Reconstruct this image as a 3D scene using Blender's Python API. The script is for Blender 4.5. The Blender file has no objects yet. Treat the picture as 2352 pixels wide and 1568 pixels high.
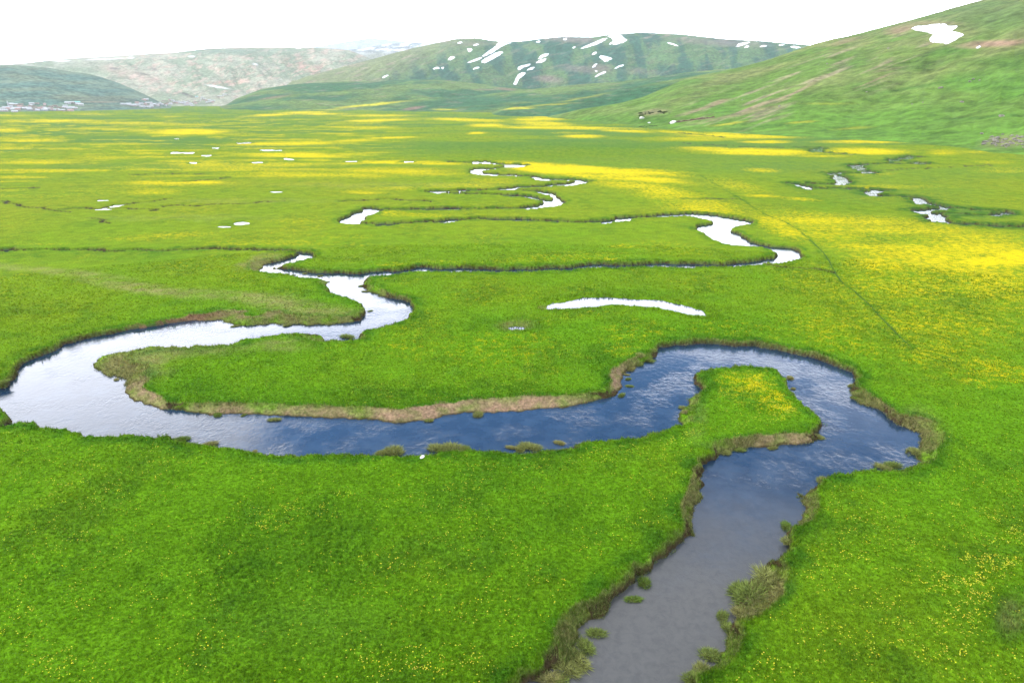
import bpy, math, random
import numpy as np
from mathutils import Vector, Matrix
from mathutils.bvhtree import BVHTree

random.seed(7)
RNG = np.random.default_rng(7)
sc = bpy.context.scene
COL = sc.collection
R = math.radians

# ------------------------------------------------------------------ camera, sky, sun, exposure
H = 45.0                       # drone height above the meadow (m)
F = 1572.0                     # focal length in units of a 2352 px wide picture
PITCH = math.atan((784 - 222) / F)
cd = bpy.data.cameras.new("camera")
cam = bpy.data.objects.new("camera", cd)
COL.objects.link(cam)
cam.location = (0, 0, H)
cam.rotation_euler = (math.pi / 2 - PITCH, 0, 0)
cd.sensor_width = 36.0
cd.lens = 36.0 * F / 2352.0
cd.clip_start = 0.5
cd.clip_end = 60000
sc.camera = cam

SUN_EL, SUN_AZ = R(47), R(-72)          # azimuth from +Y towards +X; the light comes from the left
EXPOSURE = 0.33
SKY_BLUE = 0.15
sc.view_settings.view_transform = 'Standard'
sc.view_settings.look = 'None'
sc.view_settings.gamma = 1
sc.view_settings.use_curve_mapping = False
sc.view_settings.exposure = EXPOSURE

sl = bpy.data.lights.new("sun", 'SUN')
sun = bpy.data.objects.new("sun", sl)
COL.objects.link(sun)
sl.energy = 2.2
sl.angle = R(5)
sl.color = (1.0, 0.96, 0.88)
sd = Vector((math.sin(SUN_AZ) * math.cos(SUN_EL), math.cos(SUN_AZ) * math.cos(SUN_EL), math.sin(SUN_EL)))
sun.rotation_euler = sd.to_track_quat('Z', 'Y').to_euler()
sun.location = (-200, 100, 400)

w = bpy.data.worlds.new("World")
sc.world = w
w.use_nodes = True


class NT:
    """small node helper"""
    def __init__(s, tree):
        s.t = tree
        tree.nodes.clear()

    def n(s, typ, **kw):
        nd = s.t.nodes.new(typ)
        for k, v in kw.items():
            if k.startswith('i_'):
                nd.inputs[k[2:].replace('_', ' ')].default_value = v
            else:
                setattr(nd, k, v)
        return nd

    def l(s, a, b):
        s.t.links.new(a, b)

    def _in(s, sock, v):
        if hasattr(v, 'links') or isinstance(v, bpy.types.NodeSocket):
            s.l(v, sock)
        else:
            sock.default_value = v

    def m(s, op, a, b=None, c=None, clamp=False):
        nd = s.t.nodes.new('ShaderNodeMath')
        nd.operation = op
        nd.use_clamp = clamp
        s._in(nd.inputs[0], a)
        if b is not None:
            s._in(nd.inputs[1], b)
        if c is not None:
            s._in(nd.inputs[2], c)
        return nd.outputs[0]

    def ramp(s, v, lo, hi, a=0.0, b=1.0):
        nd = s.t.nodes.new('ShaderNodeMapRange')
        nd.interpolation_type = 'SMOOTHSTEP'
        s._in(nd.inputs['Value'], v)
        nd.inputs['From Min'].default_value = lo
        nd.inputs['From Max'].default_value = hi
        nd.inputs['To Min'].default_value = a
        nd.inputs['To Max'].default_value = b
        return nd.outputs['Result']

    def mix(s, f, a, b, blend='MIX'):
        nd = s.t.nodes.new('ShaderNodeMix')
        nd.data_type = 'RGBA'
        nd.blend_type = blend
        s._in(nd.inputs[0], f)
        s._in(nd.inputs[6], a)
        s._in(nd.inputs[7], b)
        return nd.outputs[2]

    def noise(s, vec, scale, detail=4, rough=0.55, dist=0.0):
        nd = s.t.nodes.new('ShaderNodeTexNoise')
        nd.inputs['Scale'].default_value = scale
        nd.inputs['Detail'].default_value = detail
        nd.inputs['Roughness'].default_value = rough
        nd.inputs['Distortion'].default_value = dist
        s.l(vec, nd.inputs['Vector'])
        return nd.outputs['Fac']


k = NT(w.node_tree)
sky = k.n('ShaderNodeTexSky')
sky.sky_type = 'NISHITA'
sky.sun_disc = False
sky.sun_elevation = SUN_EL
sky.sun_rotation = SUN_AZ
sky.air_density = 1.0
sky.dust_density = 0.6
sky.ozone_density = 3.0
tc = k.n('ShaderNodeTexCoord')
sep = k.n('ShaderNodeSeparateXYZ')
k.l(tc.outputs['Generated'], sep.inputs[0])
dz = k.m('MAXIMUM', sep.outputs[2], 0.0)
# cloud deck: direction projected onto a plane overhead
den = k.m('ADD', dz, 0.12)
px_, py_ = k.m('DIVIDE', sep.outputs[0], den), k.m('DIVIDE', sep.outputs[1], den)
cmb = k.n('ShaderNodeCombineXYZ')
k.l(px_, cmb.inputs[0]); k.l(py_, cmb.inputs[1])
n1 = k.noise(cmb.outputs[0], 1.35, 9, 0.62, 0.5)
n2 = k.noise(cmb.outputs[0], 8.0, 7, 0.68, 1.2)
cl = k.m('ADD', k.m('MULTIPLY', n1, 0.66), k.m('MULTIPLY', n2, 0.34))
low = k.ramp(dz, 0.275, 0.345, 0.62, -0.06)              # bank of cloud towards the horizon
high = k.ramp(dz, 0.45, 0.62, 0.0, 0.40)              # grey sheet overhead
left = k.m('MULTIPLY', k.ramp(k.m('DIVIDE', sep.outputs[0], k.m('ADD', k.m('ABSOLUTE', sep.outputs[1]), 0.2)), -0.44, -0.24, 0.5, 0.0),
           k.ramp(dz, 0.4, 0.62, 1.0, 0.2))
right = k.m('MULTIPLY', k.ramp(k.m('DIVIDE', sep.outputs[0], k.m('ADD', k.m('ABSOLUTE', sep.outputs[1]), 0.2)), 0.06, 0.26, 0.0, 0.085),
            k.ramp(dz, 0.34, 0.40, 0.0, 1.0))
cov = k.m('ADD', k.m('ADD', cl, right), k.m('ADD', low, k.m('ADD', high, left)))
fac = k.ramp(cov, 0.49, 0.72, 0.0, 1.0)
bright = k.ramp(dz, 0.30, 0.60, 1.0, 0.0)
ccol = k.mix(bright, (6.6, 6.8, 7.4, 1), (29.5, 30.0, 32.5, 1))
bg = k.n('ShaderNodeBackground')
bg.inputs['Strength'].default_value = 0.15
skyc = k.mix(1.0, sky.outputs[0], (1.0, 1.52, 1.95, 1), 'MULTIPLY')
k.l(k.mix(fac, skyc, ccol), bg.inputs['Color'])
out = k.n('ShaderNodeOutputWorld')
k.l(bg.outputs[0], out.inputs['Surface'])

cy = sc.cycles
cy.use_denoising = True
try:
    cy.denoiser = 'OPENIMAGEDENOISE'
except Exception:
    pass
cy.max_bounces = 6
cy.diffuse_bounces = 2
cy.glossy_bounces = 3
cy.volume_bounces = 1
cy.transparent_max_bounces = 8
cy.sample_clamp_indirect = 6
cy.caustics_reflective = False
cy.caustics_refractive = False

# ------------------------------------------------------------------ maths
CP, SP = math.cos(PITCH), math.sin(PITCH)


def ray(x, y):
    """direction through a point of the picture (2352 x 1568 units)"""
    u, v = (x - 1176) / F, (784 - y) / F
    return np.array([u, CP + v * SP, -SP + v * CP])


def unproj(x, y, z=0.0):
    d = ray(x, y)
    t = (z - H) / d[2]
    return np.array([d[0] * t, d[1] * t])


def proj(X, Y, Z):
    """world -> picture units (arrays); only used to look traced patches up on the land"""
    dzz = Z - H
    f = Y * CP - dzz * SP
    u = Y * SP + dzz * CP
    f = np.where(f < 1e-3, 1e-3, f)
    return 1176 + F * X / f, 784 - F * u / f


def _hash(ix, iy, seed):
    h = (ix.astype(np.int64) * 374761393 + iy.astype(np.int64) * 668265263 + seed * 974634777) & 0xffffffff
    h = ((h ^ (h >> 13)) * 1274126177) & 0xffffffff
    return (h ^ (h >> 16)) & 0xffff


_T = np.linspace(0, 2 * np.pi, 65536, endpoint=False)
_GX, _GY = np.cos(_T).astype(np.float32), np.sin(_T).astype(np.float32)


def perlin(x, y, seed=0):
    x = np.asarray(x, dtype=np.float64); y = np.asarray(y, dtype=np.float64)
    x0 = np.floor(x); y0 = np.floor(y)
    fx = (x - x0).astype(np.float32); fy = (y - y0).astype(np.float32)
    ux = fx * fx * fx * (fx * (fx * 6 - 15) + 10)
    uy = fy * fy * fy * (fy * (fy * 6 - 15) + 10)
    ix = x0.astype(np.int64); iy = y0.astype(np.int64)

    def g(dx, dy):
        h = _hash(ix + dx, iy + dy, seed)
        return _GX[h] * (fx - dx) + _GY[h] * (fy - dy)
    a, b, c, d = g(0, 0), g(1, 0), g(0, 1), g(1, 1)
    return ((a + (b - a) * ux) + ((c + (d - c) * ux) - (a + (b - a) * ux)) * uy) * 1.5


def fbm(x, y, oct=4, seed=0, gain=0.5):
    s = 0; a = 1.0; t = 0
    for i in range(oct):
        s = s + a * perlin(x * 2 ** i, y * 2 ** i, seed + i * 17)
        t += a
        a *= gain
    return s / t


def sstep(a, b, x):
    t = np.clip((x - a) / (b - a), 0, 1)
    return t * t * (3 - 2 * t)


def blob(px, py, cx, cy, rx, ry, ang=0.0, soft=0.6):
    a = R(ang)
    dx, dy = px - cx, py - cy
    u = (dx * math.cos(a) + dy * math.sin(a)) / rx
    v = (-dx * math.sin(a) + dy * math.cos(a)) / ry
    d = np.sqrt(u * u + v * v)
    return 1 - sstep(1 - soft, 1 + soft * 0.5, d)


def tag(o, label=None, cat=None, group=None, kind=None):
    if label: o['label'] = label
    if cat: o['category'] = cat
    if group: o['group'] = group
    if kind: o['kind'] = kind
    return o


def mesh_np(name, verts, faces, mat, smooth=True, parent=None, attrs=None):
    """faces: (n,3) or (n,4) int array"""
    me = bpy.data.meshes.new(name)
    nv, nf, kk = len(verts), len(faces), faces.shape[1]
    me.vertices.add(nv)
    me.vertices.foreach_set('co', np.ascontiguousarray(verts, dtype=np.float32).ravel())
    me.loops.add(nf * kk)
    me.loops.foreach_set('vertex_index', np.ascontiguousarray(faces, dtype=np.int32).ravel())
    me.polygons.add(nf)
    me.polygons.foreach_set('loop_start', np.arange(0, nf * kk, kk, dtype=np.int32))
    me.polygons.foreach_set('use_smooth', np.full(nf, smooth, dtype=bool))
    me.update(calc_edges=True)
    for an, (typ, arr) in (attrs or {}).items():
        at = me.attributes.new(an, typ, 'POINT')
        if typ == 'FLOAT':
            at.data.foreach_set('value', np.ascontiguousarray(arr, dtype=np.float32).ravel())
        else:
            c4 = np.ones((nv, 4), dtype=np.float32)
            c4[:, :3] = arr
            at.data.foreach_set('color', c4.ravel())
    if mat: me.materials.append(mat)
    o = bpy.data.objects.new(name, me)
    COL.objects.link(o)
    if parent: o.parent = parent
    return o


def new_mat(name):
    m = bpy.data.materials.new(name)
    m.use_nodes = True
    return m, NT(m.node_tree)


# ------------------------------------------------------------------ materials
def mat_meadow():
    m, k = new_mat("meadow")
    geo = k.n('ShaderNodeNewGeometry')
    P = geo.outputs['Position']
    col = k.n('ShaderNodeAttribute', attribute_name='col')
    fl = k.n('ShaderNodeAttribute', attribute_name='fl')
    na = k.noise(P, 2.4, 6, 0.65)
    nb = k.noise(P, 0.22, 5, 0.6)
    v = k.m('ADD', k.ramp(na, 0.3, 0.72, 0.62, 1.38), k.ramp(nb, 0.3, 0.7, -0.14, 0.14))
    vv = k.n('ShaderNodeCombineColor')
    for i in range(3):
        k.l(v, vv.inputs[i])
    c = k.mix(1.0, col.outputs['Color'], vv.outputs[0], 'MULTIPLY')
    vor = k.n('ShaderNodeTexVoronoi')
    vor.voronoi_dimensions = '2D'
    vor.inputs['Scale'].default_value = 4.2
    k.l(P, vor.inputs['Vector'])
    # threshold: petals cover roughly 'fl' of the turf
    clump = k.ramp(k.noise(P, 0.55, 4, 0.65), 0.32, 0.66, -0.28, 0.2)
    on = k.ramp(fl.outputs['Fac'], 0.0, 0.1, 0.0, 1.0)
    thr = k.m('ADD', k.m('MULTIPLY', fl.outputs['Fac'], 0.78), k.m('MULTIPLY', clump, on))
    dot = k.m('GREATER_THAN', thr, vor.outputs['Distance'])
    dot = k.m('MULTIPLY', dot, on)
    yel = k.mix(k.noise(P, 3.0, 2), (0.42, 0.34, 0.003, 1), (0.62, 0.50, 0.004, 1))
    c = k.mix(dot, c, yel)
    b = k.n('ShaderNodeBsdfPrincipled')
    b.inputs['Roughness'].default_value = 1.0
    b.inputs['Specular IOR Level'].default_value = 0.02
    k.l(c, b.inputs['Base Color'])
    bp = k.n('ShaderNodeBump')
    bp.inputs['Strength'].default_value = 0.8
    bp.inputs['Distance'].default_value = 0.22
    k.l(k.m('ADD', k.noise(P, 3.0, 6, 0.7), k.m('MULTIPLY', k.noise(P, 0.5, 4, 0.6), 1.6)), bp.inputs['Height'])
    k.l(bp.outputs[0], b.inputs['Normal'])
    o = k.n('ShaderNodeOutputMaterial')
    k.l(b.outputs[0], o.inputs['Surface'])
    return m


def mat_hill():
    m, k = new_mat("hillside")
    geo = k.n('ShaderNodeNewGeometry')
    P = geo.outputs['Position']
    col = k.n('ShaderNodeAttribute', attribute_name='col')
    na = k.noise(P, 0.05, 8, 0.68)
    nb = k.noise(P, 0.008, 6, 0.6)
    nf = k.noise(P, 0.22, 5, 0.7)
    v = k.m('ADD', k.m('ADD', k.ramp(na, 0.32, 0.7, 0.60, 1.32), k.ramp(nb, 0.3, 0.7, -0.16, 0.16)), k.ramp(nf, 0.3, 0.7, -0.12, 0.12))
    vv = k.n('ShaderNodeCombineColor')
    for i in range(3):
        k.l(v, vv.inputs[i])
    c = k.mix(1.0, col.outputs['Color'], vv.outputs[0], 'MULTIPLY')
    b = k.n('ShaderNodeBsdfPrincipled')
    b.inputs['Roughness'].default_value = 1
    b.inputs['Specular IOR Level'].default_value = 0.05
    k.l(c, b.inputs['Base Color'])
    bp = k.n('ShaderNodeBump')
    bp.inputs['Strength'].default_value = 0.8
    bp.inputs['Distance'].default_value = 5.0
    k.l(k.noise(P, 0.04, 8, 0.65), bp.inputs['Height'])
    k.l(bp.outputs[0], b.inputs['Normal'])
    o = k.n('ShaderNodeOutputMaterial')
    k.l(b.outputs[0], o.inputs['Surface'])
    return m


def mat_water(name, wave=1.0):
    m, k = new_mat(name)
    geo = k.n('ShaderNodeNewGeometry')
    P = geo.outputs['Position']
    mp = k.n('ShaderNodeMapping')
    mp.inputs['Scale'].default_value = (1.0, 0.8, 1.0)
    k.l(P, mp.inputs['Vector'])
    b = k.n('ShaderNodeBsdfPrincipled')
    bed = k.mix(k.ramp(k.noise(P, 0.35, 5, 0.6), 0.35, 0.7), (0.008, 0.024, 0.052, 1), (0.020, 0.042, 0.078, 1))
    sp = k.n('ShaderNodeSeparateXYZ')
    k.l(P, sp.inputs[0])
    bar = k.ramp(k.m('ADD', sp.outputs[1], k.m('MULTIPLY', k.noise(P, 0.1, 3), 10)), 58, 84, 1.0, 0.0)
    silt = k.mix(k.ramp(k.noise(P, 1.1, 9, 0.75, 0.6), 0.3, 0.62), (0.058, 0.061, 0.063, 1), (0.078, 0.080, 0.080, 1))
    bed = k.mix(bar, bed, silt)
    k.l(bed, b.inputs['Base Color'])
    b.inputs['Roughness'].default_value = 0.06
    b.inputs['IOR'].default_value = 1.36
    b.inputs['Specular IOR Level'].default_value = 0.62
    flow = k.noise(P, 0.12, 3, 0.5)
    h = k.m('ADD', k.m('MULTIPLY', k.noise(mp.outputs[0], 1.1, 5, 0.6, 0.9), 1.0),
            k.m('MULTIPLY', k.noise(mp.outputs[0], 4.5, 3, 0.6, 0.5), 0.22))
    bp = k.n('ShaderNodeBump')
    k.l(k.ramp(flow, 0.42, 0.60, 0.12 * wave, 0.42 * wave), bp.inputs['Strength'])
    bp.inputs['Distance'].default_value = 0.14
    k.l(h, bp.inputs['Height'])
    k.l(bp.outputs[0], b.inputs['Normal'])
    o = k.n('ShaderNodeOutputMaterial')
    k.l(b.outputs[0], o.inputs['Surface'])
    return m


def mat_attr(name, rough=0.9, spec=0.1, trans=0.0, var=0.25, scale=8):
    """diffuse material reading the 'col' attribute"""
    m, k = new_mat(name)
    col = k.n('ShaderNodeAttribute', attribute_name='col')
    geo = k.n('ShaderNodeNewGeometry')
    v = k.ramp(k.noise(geo.outputs['Position'], scale, 3), 0.3, 0.7, 1 - var, 1 + var)
    vv = k.n('ShaderNodeCombineColor')
    for i in range(3):
        k.l(v, vv.inputs[i])
    c = k.mix(1.0, col.outputs['Color'], vv.outputs[0], 'MULTIPLY')
    b = k.n('ShaderNodeBsdfPrincipled')
    b.inputs['Roughness'].default_value = rough
    b.inputs['Specular IOR Level'].default_value = spec
    k.l(c, b.inputs['Base Color'])
    o = k.n('ShaderNodeOutputMaterial')
    if trans:
        t = k.n('ShaderNodeBsdfTranslucent')
        k.l(c, t.inputs['Color'])
        mx = k.n('ShaderNodeMixShader')
        mx.inputs[0].default_value = trans
        k.l(b.outputs[0], mx.inputs[1]); k.l(t.outputs[0], mx.inputs[2])
        k.l(mx.outputs[0], o.inputs['Surface'])
    else:
        k.l(b.outputs[0], o.inputs['Surface'])
    return m


def mat_flat(name, a, b_, scale=1.0, rough=0.9, spec=0.15, bump=0.0, bdist=0.1):
    m, k = new_mat(name)
    geo = k.n('ShaderNodeNewGeometry')
    f = k.ramp(k.noise(geo.outputs['Position'], scale, 6, 0.6), 0.3, 0.7)
    b = k.n('ShaderNodeBsdfPrincipled')
    b.inputs['Roughness'].default_value = rough
    b.inputs['Specular IOR Level'].default_value = spec
    k.l(k.mix(f, (*a, 1), (*b_, 1)), b.inputs['Base Color'])
    if bump:
        bp = k.n('ShaderNodeBump')
        bp.inputs['Strength'].default_value = bump
        bp.inputs['Distance'].default_value = bdist
        k.l(k.noise(geo.outputs['Position'], scale * 2, 6, 0.6), bp.inputs['Height'])
        k.l(bp.outputs[0], b.inputs['Normal'])
    o = k.n('ShaderNodeOutputMaterial')
    k.l(b.outputs[0], o.inputs['Surface'])
    return m


M_MEADOW, M_HILL = mat_meadow(), mat_hill()
M_WATER, M_POND = mat_water("river_water"), mat_water("pond_water", 0.35)
M_BLADE = mat_attr("grass_blades", 0.9, 0.03, 0.3, 0.2, 2)
M_PETAL = mat_attr("petals", 0.7, 0.2, 0.2, 0.1, 8)
M_SNOW = mat_flat("snow", (0.88, 0.9, 0.93), (0.80, 0.83, 0.88), 0.05, 0.8, 0.2)
M_ROCK = mat_flat("grey_rock", (0.12, 0.115, 0.09), (0.25, 0.23, 0.19), 0.6, 0.95, 0.1, 0.7, 0.2)
M_WROCK = mat_flat("white_rock", (0.7, 0.69, 0.66), (0.82, 0.81, 0.78), 3, 0.9, 0.1, 0.4, 0.05)
M_PATH = mat_flat("trodden_grass", (0.035, 0.085, 0.010), (0.060, 0.120, 0.015), 1.5, 1.0, 0.05, 0.8, 0.1)
M_MOUND = mat_flat("tussock_earth", (0.05, 0.045, 0.02), (0.14, 0.15, 0.045), 4, 1.0, 0.05, 0.8, 0.1)

# ------------------------------------------------------------------ river outlines
MAIN = [(1207,1568),(1247,1547),(1277,1537),(1331,1507),(1347,1487),(1332,1470),(1320,1470),(1337,1437),(1371,1420),(1394,1404),
(1400,1380),(1407,1367),(1451,1347),(1467,1324),(1501,1314),(1511,1284),(1551,1257),(1568,1237),(1591,1224),(1588,1184),(1605,1157),(1615,1134),
(1611,1115),(1621,1095),(1611,1082),(1610,1072),(1651,1045),(1678,1035),(1718,1028),(1755,1025),(1781,1025),(1818,1022),(1868,1012),(1878,998),
(1898,975),(1895,962),(1868,938),(1835,915),(1815,885),(1801,862),(1785,845),(1735,835),(1675,835),(1618,845),(1588,858),(1595,875),(1610,892),
(1588,912),(1571,928),(1566,950),(1564,968),(1534,982),(1501,995),(1417,1005),(1351,1012),(1284,1022),(1217,1032),(1177,1037),(1134,1035),
(1081,1032),(951,1035),(851,1038),(784,1045),(700,1042),(633,1037),(567,1032),(467,1017),(367,1008),(333,1002),(283,1000),(227,998),(200,992),
(133,982),(97,975),(83,963),(50,967),(0,978),(-70,990),(-220,980),(-360,930),(-330,890),(-180,885),(-60,895),(0,900),
(20,875),(33,852),(50,838),(100,815),(127,802),(167,785),(213,772),(283,762),(300,757),(367,747),(433,740),(500,735),
(513,732),(533,744),(573,747),(613,742),(627,736),(650,741),(680,739),(717,746),(784,744),(801,741),(827,734),(844,717),(841,701),(817,687),
(784,680),(753,667),(750,661),(762,648),(773,637),(733,636),(667,631),(633,626),(600,619),(600,611),(623,606),(650,597),(690,586),(693,582),
(717,581),(723,591),(693,596),(653,604),(626,612),(650,617),(690,624),(717,630),(750,632),(784,628),(821,632),(851,627),(931,619),(971,616),
(1017,617),(1084,618),(1134,619),(1167,620),(1220,619),(1284,617),(1317,614),(1351,610),(1434,606),(1484,607),(1568,608),(1608,608),(1668,606),
(1735,601),(1775,593),(1788,586),(1781,576),(1755,568),(1728,565),(1668,558),(1641,550),(1618,536),(1600,524),(1608,520),(1655,510),(1618,500),
(1588,496),(1568,494),(1540,495),(1540,491),(1568,491),(1628,494),(1701,503),(1735,511),(1711,518),(1675,523),(1681,530),(1698,541),(1728,560),
(1775,566),(1818,570),(1840,583),(1831,596),(1801,603),(1768,606),(1718,610),(1635,611),(1568,612),(1501,612),(1451,610),(1351,616),(1317,619),
(1234,623),(1184,624),(1134,623),(1051,622),(984,621),(934,622),(891,629),(851,634),(834,644),(827,654),(841,664),(884,684),(917,691),(951,697),
(941,721),(927,737),(894,747),(827,756),(826,775),(800,778),(785,776),(763,772),(743,780),(742,768),(700,763),(650,765),(600,772),(567,773),(540,788),
(467,798),(433,793),(333,797),(273,802),(233,812),(217,825),(227,845),(243,865),(267,868),(283,878),(293,902),(303,922),(333,932),(400,943),
(460,952),(500,952),(550,945),(600,953),(633,962),(700,962),(784,963),(884,967),(944,967),(984,965),(1024,957),(1084,948),(1167,945),(1251,937),
(1317,935),(1364,922),(1397,918),(1417,908),(1437,888),(1427,862),(1451,845),(1491,825),(1504,812),(1504,803),(1568,791),(1635,788),(1685,793),
(1768,802),(1851,817),(1901,835),(1965,863),(1948,882),(1956,905),(1975,928),(2018,942),(2048,965),(2081,982),(2115,998),(2115,1025),(2091,1035),
(2115,1048),(2115,1057),(2015,1082),(2005,1068),(1995,1084),(1935,1090),(1885,1098),(1868,1112),(1851,1118),(1831,1127),(1848,1137),(1841,1184),(1808,1194),
(1801,1207),(1811,1240),(1798,1270),(1768,1297),(1731,1318),(1700,1345),(1690,1390),(1680,1420),(1668,1460),(1645,1494),(1618,1524),(1591,1560),
(1560,1640),(1500,1800),(1300,1850),(1080,1720)]
ISLAND = [(-120,925),(-40,926),(0,932),(14,944),(20,958),(10,968),(-8,974),(-60,980),(-120,970)]
P2 = [(772,509),(790,500),(808,492),(828,483),(845,480),(880,480),(864,488),(846,496),(830,506),(836,515),(800,514)]
P3 = [(1201,451),(1234,457),(1251,461),(1254,467),(1234,472),(1204,477),(1211,480),(1251,475),(1284,471),(1301,464),(1277,456),(1272,447),(1261,445),(1268,457),(1251,459),(1230,454)]
def el(cx, cy, rx, ry, ang=0, n=12):
    a = R(ang)
    return [(cx + rx*math.cos(t)*math.cos(a) - ry*math.sin(t)*math.sin(a), cy + rx*math.cos(t)*math.sin(a) + ry*math.sin(t)*math.cos(a))
            for t in [2*math.pi*i/n for i in range(n)]]
RIV_RIB = [([(705,583),(650,575),(560,572.5),(430,574),(300,577),(150,577),(0,575),(-200,572)], 2.6),
 ([(1560,493),(1530,494),(1500,497),(1430,504),(1400,509),(1340,511),(1250,508),(1180,504),(1110,502.5),(1062,505),(1000,509),(940,513),(880,516),(820,512)], 5.5),
 ([(865,482),(900,481),(960,480.5),(1060,480),(1120,479.5),(1190,478.5),(1225,476)], 5.5),
 ([(1204,452),(1150,447),(1080,444.5),(1030,443.5),(1000,443),(988,441),(1010,438.5),(1080,437.5),(1140,436.5),(1165,434),(1180,431.5)], 7),
 ([(1266,447),(1248,439.5),(1200,437.5),(1170,436)], 6),
 ([(1178,432),(1200,430),(1260,427),(1320,421.5),(1345,417.5),(1325,413.5),(1262,411.5),(1200,404),(1145,401),(1105,399.5),(1088,394),(1115,388.5),(1150,385),(1200,381.5),(1195,378),(1130,376),(1080,373),(1040,372)], 9)]
RIV_POOL = [P2, P3, [(1141,437),(1150,433),(1180,430.5),(1165,435)], [(984,441.5),(995,438.5),(1018,439),(1010,444)],
 [(1290,424),(1320,418),(1346,416),(1335,421),(1305,426)], el(1248,411,15,2), el(1125,400.5,20,2,3), el(1099,389.5,17,2.2,-5), el(1104,373.5,25,2.6), el(1172,380.5,20,2.4,3),
 el(884,516,20,2.2), [(988,511),(1015,507),(1062,503.5),(1050,508),(1010,512)], [(1378,512),(1400,505),(1430,501),(1465,498),(1445,505),(1410,511)]]
STR_RIB = [([(2500,520),(2352,520),(2290,521),(2201,514),(2145,506),(2158,495),(2130,490),(2108,486),(2130,482),(2165,481),(2178,477),(2140,469),(2112,462),(2112,455),(2080,451),(2005,449),(1992,444),(2010,440),(2032,437),(1990,434.5),(1930,433),(1880,432.5),(1850,430),(1838,425),(1808,421),(1860,421.5),(1918,424),(1940,419),(1925,404),(1903,398),(1940,396.5),(1990,399),(2000,397),(1978,388),(1952,381),(1985,377.5),(2050,375.5),(2100,376.5),(2130,375.5),(2100,372),(2045,369),(2062,366),(2085,363),(2105,360)], 6.5),
 ([(2165,490),(2235,495),(2301,494),(2325,489.5),(2301,485),(2218,480.5),(2175,478)], 4),
 ([(1828,339),(1892,339.5),(1872,347),(1880,349),(1955,355)], 7)]
STR_POOL = [[(2125,508),(2130,501),(2145,495),(2158,494),(2150,500),(2140,508)], el(2128,488.5,13,3), [(2098,458),(2118,459),(2126,467),(2112,469),(2100,464)], el(2012,440,10,2.4,-10), el(1998,446,6,1.8),
 [(1838,428),(1850,428),(1866,434),(1850,434.5)], [(1911,411),(1920,403),(1938,404),(1948,412),(1954,421),(1937,425),(1925,419)],
 [(1953,382),(1976,380),(1988,389),(2007,398),(1994,400),(1973,391)], el(2122,376,10,1.8), el(2046,369,10,1.8), el(2083,362.5,13,3.2,-8), el(1868,346.5,9,2.5), el(1885,341,10,2)]
ARC = [(1247,708),(1267,698),(1301,691),(1351,687),(1417,685),(1484,688),(1534,693),(1568,701),(1600,711),(1630,723),(1600,724),(1568,717),(1534,708),(1484,701),(1417,698),(1351,701),(1301,704),(1262,709)]
PONDS = [(ARC, "curved white backwater pool in the middle of the meadow"),
 (el(1190,753,17,6,5), "tiny muddy pool beside the curved backwater"),
 (el(420,351,30,2.4), "long thin white pond far out on the left plain"),
 (el(475,357,11,2.2), "short pond just right of the long thin left pond"),
 (el(590,374,13,2.2), "pond at the lower edge of a yellow streak, left of centre"),
 (el(663,366,10,2.4), "small round pond above the yellow flowers left of centre"),
 (el(497,340,7,1.9), "tiny bright pond above the short left pond"),
 (el(560,329,18,1.8), "dark rimmed pond far left of centre, farthest of the left ponds"),
 (el(620,345,28,1.6), "narrow strip pond between two yellow flower streaks"),
 (el(808,371,12,1.9), "small sliver pond on the plain left of the upper river"),
 (el(935,372,14,1.7), "sliver pond next to the upper river's yellow field"),
 (el(238,460,15,2.3), "small isolated pool above the thin ditch on the left meadow"),
 (el(236,480,17,3.0), "pool lying on the thin ditch of the left meadow"),
 (el(268,473,10,2.2), "little pool where the left ditch forks"),
 (el(632,441,14,2.3), "faint grey pool alone on the plain left of the river"),
 (el(515,520,19,2.3,-3), "left one of two shallow puddles above the left creek"),
 (el(556,513,20,2.0,-3), "right one of two shallow puddles above the left creek"),
 (el(402,319,7,1.6), "tiny pond under the big yellow streak on the left"),
 (el(440,374,7,1.5), "tiny grey pond below the long thin left pond")]
DITCH = [([(0,462),(60,475),(120,484),(160,489)], 1.0), ([(150,479),(236,480),(255,474),(300,468),(350,463),(392,456)], 2.2), ([(255,480),(350,481),(352,484)], 2.0),
 ([(380,474),(480,471),(600,465),(660,462)], 1.8), ([(215,500),(250,514)], 0.5), ([(784,463),(900,457),(960,461),(985,464)], 2.2),
 ([(1568,329),(1620,332),(1690,336),(1800,339)], 5), ([(1560,305),(1620,311),(1660,315)], 5), ([(300,402),(400,398),(460,400)], 2.0),
 ([(2030,392),(2150,386),(2290,378)], 1.5), ([(1568,457),(1640,457),(1700,459)], 1.4), ([(1770,611),(1850,617),(1918,627)], 0.6),
 ([(400,418),(480,414),(520,408)], 2.4), ([(0,434),(90,431)], 1.6)]
# small islands (kept as land inside the river)
BODY = []          # (kind, [polys], [ribbons], water level drop, is_water)
BODY.append(dict(kind='river', polys=[MAIN] + RIV_POOL, ribs=RIV_RIB, w=0.95, wet=True, isl=[ISLAND]))
BODY.append(dict(kind='stream', polys=STR_POOL, ribs=STR_RIB, w=0.95, wet=True, isl=[]))
BODY.append(dict(kind='ditch', polys=[], ribs=DITCH, w=0.5, wet=False, isl=[]))
for p, lab in PONDS:
    if len(p) == 12:
        mx_, my_ = sum(a for a, b in p) / 12, sum(b for a, b in p) / 12
        p = [(mx_ + (a - mx_) * 0.95, my_ + (b - my_) * 0.42) for a, b in p]
    BODY.append(dict(kind='pond', polys=[p], ribs=[], w=0.28, wet=True, isl=[], label=lab))


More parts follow.
